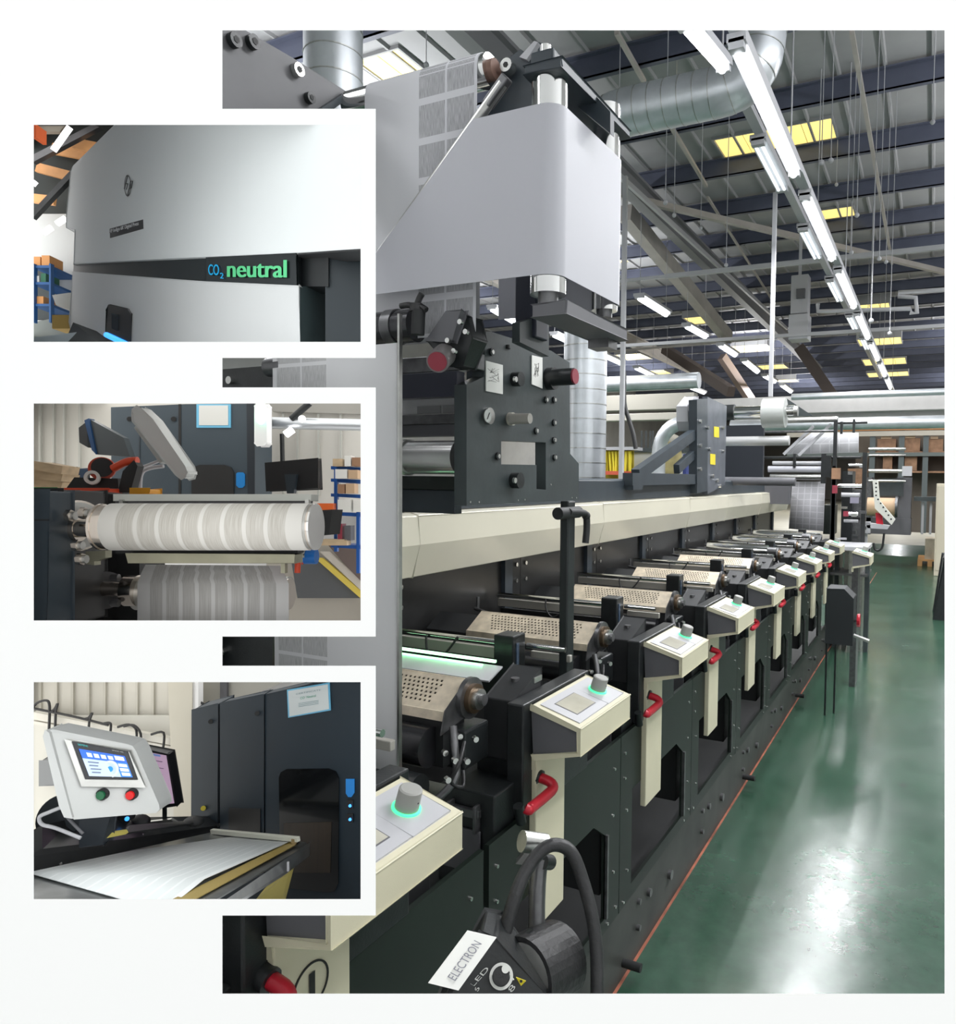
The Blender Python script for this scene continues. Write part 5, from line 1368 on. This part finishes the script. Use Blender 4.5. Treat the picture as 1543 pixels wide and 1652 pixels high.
for x, y in ((91, 934), (91, 957)): b = obj('bolt', M().tube(E(x, y, .43), E(x, y, .43) - FWD * .002, .0016, n=10), STEEL, t)
# lower web comes down fanned
p = [E(235, 911, .465), E(452, 913, .465), E(466, 942, .453), E(466, 1004, .450), E(222, 1004, .450), E(222, 942, .453)]
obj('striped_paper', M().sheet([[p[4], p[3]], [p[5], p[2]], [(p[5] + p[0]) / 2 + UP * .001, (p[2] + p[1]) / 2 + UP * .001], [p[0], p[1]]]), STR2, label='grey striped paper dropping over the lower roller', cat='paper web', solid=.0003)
# valve
t = thing('air_valve', 'red elbow valve with blue wheel beside the zinc bar', 'valve', E(490, 915, .46))
xr('blue_wheel', 492, 511, 898, 12, .46, mat('blue_wheel', (.01, .16, .55), .4), t); xr('collar', 487, 494, 895, 8, .458, STEEL, t)
sl('red_body', [(475, 886), (487, 886), (487, 904), (478, 910), (475, 905)], .01, .458, mat('orange_red2', (.70, .07, .02), .4), t, bev=.001); rodp('red_leg', 481, 904, 480, 924, .0018, .456, mat('orange_red2', (.70, .07, .02), .4), t)
# background of case 2
wbd = sl('wall_board', rectp(40, 640, 600, 830), .004, .81, mat('warm_white_board', (.66, .64, .59), .7), None, label='warm white wall board at the back behind the rollers', cat='wall board')
for k, x in enumerate((62, 84, 101, 126, 455, 478, 512, 548)):
    sl('wall_rib', rectp(x, 640, x + 3, 800), .003, .804, mat('rib_grey', (.52, .52, .48), .7), wbd)
sl('roof_strip', [(430, 640), (600, 640), (600, 668), (440, 664)], .005, .80, mat('pale_roof_strip', (.34, .33, .30), .6), None, label='grey roof strip at the upper right behind the rollers', cat='roof panel')
rodp('duct_pipe', 425, 682, 600, 686, .0062, .77, GALV, None, label='pale duct crossing at the upper right behind the rollers', cat='duct')
rodp('dark_strut', 470, 676, 500, 650, .0035, .765, BLACK, None, label='dark diagonal roof strut above the black monitor', cat='strut')
rodp('dark_strut', 455, 700, 456, 745, .0022, .765, BLACK, None, label='dark upright strut behind the black monitor', cat='strut')
rodp('lamp_tube', 461, 701, 472, 693, .0040, .76, WE, None, label='short bright lamp left of the round one', cat='lamp')
obj('round_lamp', M().ball(E(487.5, 676, .75), .0038), WE, label='round bright lamp at the top right of the roller case', cat='lamp')
t = thing('navy_cabinet', 'dark navy press cabinet with notice, window and blue tag behind the paper roller', 'cabinet', E(300, 800, .72))
sl('cabinet_body', [(179, 657), (300, 652), (406, 651), (411, 651), (411, 830), (180, 830)], .06, .72, mat('navy_blurred', (.048, .068, .085), .5), t)
sl('door_seam', rectp(288, 652, 292, 830), .001, .7195, INK, t); sl('door_seam', rectp(224, 656, 226, 830), .001, .7195, mat('seam_soft', (.03, .04, .05), .5), t)
sl('cabinet_side', [(398, 651), (411, 651), (411, 830), (400, 830)], .001, .7192, mat('navy_deep', (.016, .022, .03), .5), t)
nt_ = sl('notice_border', rectp(317, 652, 372, 690), .0015, .7185, mat('cyan_border', (.18, .55, .80), .5), t); sl('notice', rectp(321, 654, 368, 686), .0005, .7178, PAPER, nt_)
sl('oval_window', [(309, 830), (309, 760), (313, 753), (322, 750), (362, 750), (373, 754), (377, 762), (377, 830)], .001, .7185, INK, t)
sl('blue_tag', [(381, 764), (384, 762), (392, 762), (395, 765), (395, 783), (391, 787), (385, 787), (381, 783)], .001, .7185, mat('tag_blue', (.01, .22, .60), .5), t)
for x in (209, 280): obj('latch', M().tube(E(x, 676, .72), E(x, 676, .718), .0024, n=12), INK, t)
t = thing('signal_column', 'white signal box with glowing green light on the cabinet edge', 'signal light', E(421, 700, .71))
sl('box', [(411, 655), (415, 651), (427, 651), (431, 655), (431, 715), (427, 719), (415, 719), (411, 715)], .01, .71, WHITE, t, bev=.002)
obj('green_light', M().ball(E(421, 675, .706), .0052, sc=(1, .6, 1.2)), mat('green_white_glow', (.5, 1, .75), .4, emit=1.5), t)
t = thing('black_monitor', 'black flat monitor seen from behind at the right of the paper roller', 'monitor', E(470, 790, .66))
sl('screen_back', [(429, 748), (512, 740.5), (514, 788), (431, 791)], .008, .66, mat('monitor_black', (.007, .007, .008), .4), t, bev=.001)
sl('stand', [(459, 765), (478, 765), (474, 796), (463, 796)], .006, .655, mat('stand_blue_black', (.02, .03, .04), .4), t)
t = thing('tilted_monitor', 'dark tilted monitor behind the white swing panel', 'monitor', E(170, 740, .66))
sl('screen', [(142, 675), (199, 706), (210, 737), (154, 733)], .008, .66, mat('monitor_face', (.06, .07, .075), .3), t)
sl('bezel', [(136, 678), (143, 675), (155, 733), (148, 726)], .008, .658, mat('dk_blue', (.01, .05, .14), .4), t)
sl('rear_arm', [(127, 690), (140, 680), (142, 722), (128, 714)], .01, .67, BLACK_M, t)
t = thing('swing_panel', 'white swing panel seen edge-on with cable arms behind the paper roller', 'control panel', E(260, 770, .6))
sl('panel', [(213, 670), (215, 661), (221, 656), (229, 658), (248, 676), (300, 752), (304, 762), (301, 770), (293, 772), (284, 767), (214, 680)], .012, .60, mat('panel_white', (.62, .64, .63), .4), t, bev=.0015)
sl('panel_rim', [(216, 690), (219, 687), (262, 745), (258, 748)], .008, .605, mat('rim_grey', (.40, .42, .41), .4), t)
obj('cable', M().path([E(x, y, .61) for x, y in ((264, 752), (240, 756), (228, 766), (226, 795))], .0016, 8, 5), LGREY, t)
obj('cable', M().path([E(x, y, .615) for x, y in ((258, 743), (235, 752), (218, 757))], .0014, 8, 4), LGREY, t)
t = thing('tape_gun', 'red and black tape gun standing on the left worktop', 'tape gun', E(170, 790, .56))
obj('tape_reel', M().tube(E(164, 756, .56), E(166, 756, .575), .0088, n=28), mat('orange_red2', (.70, .07, .02), .4), t)
obj('reel_core', M().tube(E(165, 754, .556), E(165, 754, .56), .0072, n=24), BLACK_M, t)
obj('handle', M().path([E(x, y, .555) for x, y in ((182, 756), (205, 745), (222, 743))], .0030, 10, 4), mat('orange_red2', (.70, .07, .02), .4), t)
sl('frame', [(190, 795), (198, 760), (216, 742), (222, 752), (210, 795)], .008, .552, BLACK_M, t)
sl('base', [(108, 786), (120, 770), (190, 772), (192, 797), (105, 797)], .01, .56, BLACK_M, t)
obj('tape_roll', M().ring(E(148, 770, .552), E(150, 771, .556), .0052, .003, 24), PAPER, t)
for k, (x0, y0, x1, y1, mt_, lb) in enumerate(((104, 788, 176, 796, mat('orange_red2', (.70, .07, .02), .4), 'flat red tool on the left worktop'), (211, 789, 241, 797, mat('amber', (.85, .38, .02), .4), 'small amber tape roll on the worktop'),
                                                (55, 787, 92, 793, mat('green_strip', (.03, .25, .07), .5), 'green strip lying on the left corner of the machine'), (92, 755, 124, 783, mat('dk_blue2', (.02, .04, .08), .5), 'dark blue box behind the wooden blocks'))):
    sl(['red_tool', 'amber_tape', 'green_strip', 'blue_box'][k], rectp(x0, y0, x1, y1), .015, .54 if k < 3 else .62, mt_, None, label=lb, cat=['tool', 'tape', 'strip', 'box'][k], bev=.001)
for k in range(3):
    sl('wood_block', [(45, 744 + k * 14), (55, 744 + k * 14), (101, 752 + k * 13), (98, 765 + k * 12), (45, 757 + k * 14)], .02, .58 + k * .004, WOOD, None, label=['top wooden block of the stack at the left', 'middle wooden block of the stack at the left', 'bottom wooden block of the stack at the left'][k], cat='wood block', group='stacked wooden blocks', bev=.0008)
# blue racking at right
t = thing('blue_racking', 'bright blue racking at the right behind the paper roller', 'rack', E(560, 940, .70))
BL2 = mat('bright_blue', (.01, .09, .36), .45)
for y in (752, 772, 796, 826, 878): sl('shelf_board', [(534, y), (600, y + 2), (600, y + 8), (534, y + 5)], .03, .70, BL2, t)
for x in (539, 575): sl('upright', rectp(x, 748 if x < 570 else 826, x + 5, 890 if x < 570 else 925), .005, .698, BL2, t)
for k, (x0, y0, x1, y1, mt_) in enumerate(((537, 740, 552, 752, WOOD), (556, 735, 566, 752, PAPER), (568, 738, 582, 752, BROWN), (541, 757, 560, 772, PAPER), (562, 758, 577, 772, KRAFT), (545, 781, 556, 796, BROWN), (558, 780, 572, 796, KRAFT), (545, 806, 566, 826, PAPER), (512, 812, 538, 824, mat('hot_orange', (.85, .16, .03), .5)), (570, 806, 590, 826, PAPER), (518, 870, 560, 880, WOOD), (545, 845, 552, 870, REDD), (556, 848, 566, 872, GREYP))):
    sl('goods', rectp(x0, y0, x1, y1), .012, .69, mt_, None, label=['wooden box on top of the blue racking', 'white box on top of the blue racking', 'brown box at the top right of the blue racking', 'white carton on the second blue board', 'kraft carton on the second blue board', 'brown carton on the third blue board', 'kraft carton on the third blue board', 'white tray on the fourth blue board', 'orange cloth on the blue bench', 'white tray at the right end of the fourth blue board', 'wooden strip on the lowest blue board', 'dark red bottle under the blue bench', 'grey bottle under the blue bench'][k], cat='goods', group='goods on the blue racking')
sl('case_floor_sheet', [(430, 880), (600, 880), (600, 1012), (430, 1012)], .004, .80, mat('warm_floor', (.42, .39, .34), .5), None, label='pale floor sheet at the lower right behind the rollers', cat='floor sheet')
sl('dark_mat', [(470, 905), (520, 900), (600, 968), (600, 965), (480, 965)], .002, .79, mat('mat_grey', (.09, .095, .10), .7), None, label='dark grey floor mat beside the yellow line', cat='mat')
sl('yellow_kerb', [(508, 900), (520, 900), (592, 955), (592, 968)], .004, .785, mat('kerb_yellow', (.62, .48, .08), .6), None, label='yellow floor stripe running down to the right', cat='floor stripe')
sl('pale_kerb', [(516, 890), (530, 890), (592, 940), (592, 955)], .004, .784, mat('pale_kerb', (.50, .46, .40), .6), None, label='pale floor board above the yellow stripe', cat='floor board')
sl('rack_shade_patch', [(530, 880), (600, 880), (600, 940), (560, 915)], .002, .782, mat('under_bench_shade', (.12, .09, .08), .7), None, label='brown sheet painted as the shade under the blue bench', cat='panel')  # dark brown sheet standing in for the shade below the rack

# ================================================================== inset 3: touch screen table
RIBW = mat('ribbed_sheet', (.62, .60, .54), .6)
t = thing('ribbed_wall', 'cream ribbed wall cladding behind the touch screen', 'wall cladding', E(170, 1200, .78))
sl('sheet', rectp(40, 1090, 330, 1210), .004, .80, RIBW, t)
for k in range(9): sl('rib', rectp(62 + k * 26, 1090, 66 + k * 26, 1190), .004, .797, mat('rib_cream', (.54, .52, .46), .6), t)
sl('lower_sheet', rectp(40, 1155, 330, 1390), .004, .79, mat('smooth_cream', (.62, .61, .56), .5), t)
sl('pale_column', [(272, 1090), (309, 1090), (309, 1390), (285, 1390)], .02, .76, mat('column_cream', (.60, .57, .48), .5), t, bev=.001)
sl('column_edge', rectp(308, 1090, 320, 1150), .01, .762, WHITE, t)
sl('upper_bay', [(320, 1090), (480, 1090), (400, 1125), (320, 1150)], .004, .79, mat('bay_grey', (.40, .39, .35), .6), t)
sl('bay_post', rectp(355, 1090, 366, 1130), .004, .785, GREYP, t)
t = thing('cable_ducting', 'twin white cable ducting with looped black cables on the ribbed wall', 'cable ducting', E(170, 1180, .77))
sl('conduit', [(45, 1149), (300, 1196), (298, 1206), (45, 1160)], .006, .775, mat('conduit_white', (.66, .64, .58), .4), t, bev=.001)
sl('conduit', [(45, 1163), (285, 1206), (285, 1212), (45, 1168)], .005, .774, mat('conduit_white', (.66, .64, .58), .4), t)
for pts_ in (((52, 1143), (60, 1134), (75, 1130), (80, 1140), (79, 1178)), ((80, 1150), (88, 1144), (93, 1135), (90, 1150), (89, 1180)), ((50, 1142), (100, 1152), (140, 1161), (175, 1170)), ((135, 1160), (143, 1158), (149, 1150), (144, 1165), (143, 1188)), ((165, 1168), (176, 1166), (179, 1172), (176, 1195)), ((190, 1173), (208, 1169), (220, 1178), (219, 1205)), ((200, 1172), (216, 1170), (227, 1184), (226, 1208)), ((244, 1185), (264, 1182), (263, 1210)), ((309, 1128), (320, 1131), (332, 1138))):
    obj('cable', M().path([E(x, y, .768) for x, y in pts_], .0013, 6, 4), RUBBER, t)
sl('junction_box', rectp(64, 1228, 90, 1267), .012, .775, mat('box_grey', (.22, .23, .24), .5), None, label='grey junction box on the wall behind the touch screen', cat='junction box', bev=.001)
# navy cabinet row
t = thing('press_cabinet', 'tall dark navy cabinet row with notice, arched window and lit buttons', 'cabinet', E(450, 1440, .66))
dc3 = lambda x: 1 / (1 / .66 + (x - 310) / 290 * (1 / .56 - 1 / .66))
def c3(pts, o=0): return [(x, y, dc3(x) + o) for x, y in pts]
obj('narrow_door', slab(M(), c3([(310, 1146), (351, 1136), (352, 1400), (309, 1400)]), .03), NAVY, t, bev=.0008)
obj('middle_door', slab(M(), c3([(356, 1135), (425, 1121), (427, 1456), (356, 1456)]), .015), NAVY, t, bev=.0008)
obj('main_body', slab(M(), c3([(428, 1120), (540, 1095.5), (584, 1095.5), (584, 1456), (429, 1456)]), .015), NAVY, t, bev=.0008)
n3 = obj('notice_border', slab(M(), c3([(463, 1113), (532, 1101), (534, 1146), (465, 1158)], -.001), .001), mat('cyan_border', (.18, .55, .80), .5), t)
obj('notice', slab(M(), c3([(465, 1115), (529, 1104), (531, 1144), (467, 1156)], -.0016), .0005), mat('notice_white', (.75, .80, .80), .5), n3)
def lt3(s_, mt_, x0, x1, yb0, yb1, yt0):
    return text('lettering', s_, mt_, n3, E(x0, yb0, dc3(x0) - .0018), E(x1, yb1, dc3(x1) - .0018), E(x0, yt0, dc3(x0) - .0018), off=.0002)
lt3('CERTIFICATE', mat('notice_ink', (.30, .42, .45), .6), 478, 518, 1121, 1114, 1118.5)
lt3('CO  Neutral', mat('notice_green', (.15, .50, .35), .6), 485, 510, 1128.5, 1124, 1124.5)
m = M()
for y in (1135, 1137.5, 1140): m.bar(E(482, y, dc3(482) - .0018), E(514, y - 5, dc3(514) - .0018), .0004, .0003)
obj('small_print', m, mat('notice_ink', (.30, .42, .45), .6), n3)
obj('arched_window', slab(M(), c3([(450, 1254), (453, 1246), (462, 1241), (530, 1240), (542, 1245), (547, 1256), (546, 1425), (540, 1438), (528, 1440), (462, 1433), (452, 1425)], -.0012), .0012), mat('window_black', (.006, .007, .008), .12), t)
obj('inner_web', slab(M(), c3([(458, 1328), (535, 1326), (533, 1408), (462, 1408)], -.0016), .0004), mat('dark_web', (.030, .020, .012), .4, noise=.2, stretch=(40, 1, 1)), t)
obj('slot_window', slab(M(), c3([(369, 1304), (420, 1305), (420, 1345), (369, 1345)], -.0012), .0012), INK, t)
bt = obj('blue_tag', slab(M(), c3([(558, 1257), (572, 1257), (572, 1279), (567, 1286), (562, 1286), (558, 1280)], -.0014), .001), mat('glowing_tag_blue', (.02, .22, .62), .5, emit=.15), t)  # tag given a faint glow of its own, though no lamp
for y in (1298, 1320):
    b = obj('button', slab(M(), c3(rectp(560, y - 7, 570, y + 7), -.0014), .001), INK, t)
    obj('button_light', M().tube(E(565, y + 2, dc3(565) - .002), E(565, y + 2, dc3(565) - .0024), .0012, n=12), mat('blue_glow', (.05, .35, 1), .4, emit=1.6), b)
obj('yellow_button', M().tube(E(328, 1304, .652), E(328, 1304, .649), .0021, n=16), YELLOW, t)
for x, y in ((340, 1164), (415, 1151)): obj('latch', M().tube(E(x, y, dc3(x)), E(x, y, dc3(x) - .002), .002, n=12), INK, t)
# worktop black console bed
t = thing('black_worktop', 'black worktop carrying keyboard and screens along the white sheet table', 'worktop', E(200, 1400, .5))
obj('top', slab(M(), [(45, 1344, .46), (100, 1332, .50), (350, 1325, .66), (355, 1331, .66), (340, 1345, .62), (200, 1366, .52), (45, 1385, .45)], .012), mat('worktop_black', (.016, .017, .018), .3), t)
obj('front_face', slab(M(), [(45, 1382, .449), (200, 1362, .519), (340, 1340, .62), (345, 1348, .62), (200, 1382, .517), (45, 1412, .447)], .01), BLACK_M, t)
m = M()
for k in range(7): 
    x = 66 + k * 33; y = 1404 - k * 11.5
    p_ = E(x, y, .446 + k * .02); m.tube(p_, p_ - FWD * .001, .0007, n=8)
obj('screw', m, BOLT, t, kind='stuff')
# table with sheet
STL = mat('table_steel', (.30, .31, .31), .28, .8, noise=.25, nscale=50)
t = thing('sheet_table', 'steel edged table with yellow legs carrying the long printed sheet', 'table', E(400, 1440, .45))
obj('table_top', slab(M(), [(45, 1412, .44), (342, 1345, .60), (488, 1362, .56), (494, 1366, .555), (330, 1465, .39), (45, 1470, .38)], .004), STL, t)
obj('front_edge', slab(M(), [(496, 1364, .554), (497, 1384, .554), (462, 1410, .50), (380, 1462, .42), (352, 1462, .40), (430, 1410, .47)], .006), STL, t, bev=.0005)
obj('wood_core', slab(M(), [(466, 1360, .55), (482, 1361, .55), (300, 1460, .388), (262, 1460, .386)], .002), mat('ochre_edge', (.30, .22, .06), .5), t)
obj('yellow_leg', slab(M(), [(420, 1442, .47), (466, 1408, .51), (452, 1462, .51), (405, 1462, .47)], .01), mat('leg_ochre', (.45, .38, .10), .5), t)
sl('joint_plate', rectp(463, 1391, 466, 1406), .001, .498, LGREY, t)
SH = print_mat('sheet_print', (.78, .81, .81), (.60, .64, .64), .03, .97, 13, 0, gu=.10, amount=.5, wash=.5)
obj('printed_sheet', M().sheet([[E(45, 1408, .437), E(265, 1470, .38)], [E(118, 1392, .470), E(330, 1418, .43)], [E(345, 1346.5, .597), E(467, 1358, .549)]]), SH, label='long white sheet printed with pale rows lying on the steel table', cat='printed sheet', solid=.0004)
t = thing('end_bar', 'pale metal bar clamped across the far end of the sheet table', 'bar', E(410, 1350, .58))
obj('bar', M().bar(E(342, 1341, .592), E(482, 1354, .543), .003, .0035), mat('bar_pale', (.58, .58, .50), .35), t, bev=.0003)
sl('clamp', rectp(470, 1354, 480, 1364), .004, .543, BRT, t); sl('clamp', rectp(345, 1341, 352, 1348), .004, .590, BRT, t)
# touch screen
t = thing('touch_screen', 'silver tilted touch screen housing with green and red push buttons', 'control panel', E(150, 1360, .46))
SIL = mat('silver_housing', (.52, .53, .52), .38, .25)
d3 = lambda x, y: .455 + (x - 70) * .00022 + (y - 1180) * -.00012
def ts(pts, o=0): return [(x, y, d3(x, y) + o) for x, y in pts]
hs = obj('housing', slab(M(), ts([(73, 1180), (85, 1177), (205, 1200), (214, 1203), (220, 1212), (257, 1298), (258, 1306), (252, 1311), (120, 1322), (112, 1316), (100, 1280)]), .014), SIL, t, bev=.003, seg=3)
obj('side_bulge', slab(M(), ts([(70, 1188), (73, 1178), (80, 1182), (116, 1320), (104, 1318), (96, 1300)], -.001), .014), SIL, t, bev=.002)
fr = obj('screen_frame', slab(M(), ts([(107, 1195), (209, 1212), (232, 1269), (133, 1267)], -.0022), .002), STEEL, t, bev=.0008)
bz = obj('screen_bezel', slab(M(), ts([(116, 1196), (206, 1213), (222, 1258), (138, 1257)], -.0028), .0006), mat('screen_black', (.010, .012, .016), .15), fr)
def T3(x, y, o=-.0032): return E(x, y, d3(x, y) + o)
scq = [(127, 1208), (201, 1220), (214, 1254), (144, 1252)]
def sp_(u, v, o): 
    a, b, c, d = [V((*p, 0)) for p in scq]
    q = (a * (1 - u) + b * u) * (1 - v) + (d * (1 - u) + c * u) * v
    return T3(q.x, q.y, o)
def sq(nm, u0, v0, u1, v1, col, o, e=.55):
    return obj(nm, M().prism([sp_(u0, v0, o), sp_(u1, v0, o), sp_(u1, v1, o), sp_(u0, v1, o)], FWD * .0001), mat('disp_%s' % nm, col, .3, emit=e), bz)
sq('display_field', 0, 0, 1, 1, (.45, .55, .72), -.0032)
sq('display_header', 0, 0, 1, .34, (.02, .12, .75), -.0034)
sq('display_column', .74, .34, 1, 1, (.04, .20, .80), -.0034)
for k in range(4): sq('display_icon', .14 + k * .155, .10, .25 + k * .155, .26, (.60, .68, .80), -.0036)
for k in range(3): sq('display_tile', .78, .40 + k * .2, .97, .54 + k * .2, (.72, .76, .84), -.0036)
sq('display_tile', .76, .06, .96, .24, (.72, .76, .84), -.0036)
c_ = sp_(.55, .68, -.0037)
obj('display_dial', M().ring(c_, c_ - FWD * .0001, .0055, .0040, 28), mat('disp_dial', (.55, .60, .62), .3, emit=.5), bz)
obj('display_dial_core', M().tube(c_, c_ - FWD * .0001, .0018, n=18), mat('disp_core', (.02, .25, .60), .3, emit=.5), bz)
m = M()
for k in range(4): m.bar(sp_(.10, .46 + k * .13, -.0036), sp_(.34 - .04 * (k % 2), .46 + k * .13, -.0036), .0004, .0004)
obj('display_lines', m, mat('disp_ink', (.10, .14, .25), .4), bz)
text('lettering', 'SIEMENS', mat('glowing_teal_print', (.05, .50, .48), .4, emit=.2), bz, T3(126, 1202.5), T3(142, 1205.5), T3(125, 1199.5), off=.0002)  # printed letters given a faint added glow
text('lettering', 'SIMATIC HMI', mat('grey_print', (.45, .45, .45), .4), bz, T3(181, 1211.5), T3(199, 1214.8), T3(180.3, 1209.3), off=.0002)
for x, y, c, nm in ((168, 1280, (.01, .13, .05), 'green_button'), (215, 1280, (.70, .01, .01), 'red_button')):
    p_ = E(x, y, d3(x, y) - .001)
    b = obj('button_collar', M().tube(p_, p_ - FWD * .0026, .0036, n=28), BLACK_M, t)
    obj(nm, M().tube(p_ - FWD * .0026, p_ - FWD * .0040, .0026, n=24), mat(nm, c, .3, emit=.10 if 'red' in nm else 0), b)
sl('post', [(130, 1318), (175, 1318), (168, 1362), (130, 1365)], .008, .47, mat('post_navy', (.02, .026, .034), .4), t, bev=.001)
obj('wire', M().path([E(x, y, .452) for x, y in ((100, 1302), (80, 1310), (64, 1318), (68, 1330), (90, 1336), (130, 1352))], .0012, 6, 5), LGREY, t)
obj('wire', M().path([E(x, y, .454) for x, y in ((104, 1312), (112, 1322), (124, 1335), (134, 1345))], .0010, 6, 4), GREYP, t)
# monitor
t = thing('pink_monitor', 'flat monitor showing a pinkish document behind the touch screen', 'monitor', E(260, 1330, .57))
sl('bezel', [(215, 1205), (272, 1216), (286, 1300), (252, 1304), (215, 1290)], .008, .57, mat('monitor_black', (.007, .007, .008), .4), t, bev=.0008)
pk = sl('screen', [(214, 1209), (268, 1219), (281, 1296), (250, 1299), (214, 1285)], .0004, .5695, mat('pink_screen', (.58, .40, .55), .3, emit=.36), t)
for k, (a, b) in enumerate((((222, 1222), (262, 1229)), ((228, 1234), (264, 1240)), ((236, 1246), (262, 1250)))):
    obj('text_line', M().bar(E(*a, .569), E(*b, .569), .0006, .0003), mat('line_mauve', (.30, .18, .32), .5), pk)
sl('top_strip', [(222, 1212), (258, 1218), (259, 1221), (223, 1215)], .0003, .569, mat('strip_blue', (.20, .30, .60), .4, emit=.3), pk)
sl('stand', rectp(262, 1302, 266, 1325), .003, .575, BLACK, t); sl('stand_foot', [(222, 1328), (275, 1322), (285, 1328), (232, 1336)], .003, .572, STEEL, t)
# keyboard, mouse, phone
t = thing('keyboard', 'black keyboard on the worktop beside the white sheet', 'keyboard', E(255, 1340, .56))
K0, K1, K2, K3 = (201, 1346, .490), (308, 1331, .570), (296, 1326.5, .585), (205, 1334, .510)
obj('base', slab(M(), [K0, K1, K2, K3], .003), BLACK_M, t, bev=.0006)
def kb_(u, v):
    a = [K0[i] * (1 - u) + K1[i] * u for i in range(3)]; b = [K3[i] * (1 - u) + K2[i] * u for i in range(3)]
    return [a[i] * (1 - v) + b[i] * v for i in range(3)]
for j in range(4):
    for i in range(15):
        q = [kb_((i + a_) / 15.2 + .01, (j + b_) / 4.3 + .05) for a_, b_ in ((0, 0), (.82, 0), (.82, .78), (0, .78))]
        obj('key', M().prism([E(*p_) for p_ in q], -FWD * .0008 + UP * .0006), mat('key_grey', (.075, .075, .08), .45), t)
t = thing('computer_mouse', 'black computer mouse at the far end of the keyboard', 'mouse', E(314, 1326, .64))
obj('shell', M().ball(E(313, 1325, .58), .0078, sc=(1.1, .9, .42)), BLACK_M, t); obj('button_line', M().bar(E(311, 1319.5, .572), E(314, 1318.8, .573), .0005, .0005), DSTEEL, t)
t = thing('desk_phone', 'black hand scanner with blue light between the two screens', 'scanner', E(205, 1330, .55))
obj('body', M().path([E(x, y, .55) for x, y in ((196, 1338), (199, 1322), (204, 1314), (214, 1312))], .0045, 10, 4), BLACK_M, t)
obj('blue_light', M().ball(E(205, 1321, .543), .0016), mat('blue_glow', (.05, .35, 1), .4, emit=1.6), t)
obj('cradle', M().ball(E(226, 1325, .56), .0085, sc=(1, .8, .55)), BLACK_M, t)
obj('yellow_folder', slab(M(), [(165, 1346, .47), (200, 1341, .485), (203, 1346, .485), (168, 1353, .47)], .003), mat('folder_yellow', (.62, .52, .12), .5), label='yellow folder under the touch screen arm', cat='folder')
t = thing('round_motor', 'dark round motor housing behind the touch screen', 'motor', E(100, 1340, .52))
obj('drum', M().tube(E(96, 1318, .50), E(165, 1326, .56), .0145, n=32), mat('motor_navy', (.028, .036, .045), .4), t, bev=.001)
sl('foot', [(82, 1342), (140, 1342), (140, 1350), (82, 1350)], .02, .50, BLACK_M, t)
obj('lever', M().tube(E(68, 1341, .49), E(84, 1342, .495), .0016, n=10), BLACK_M, t)
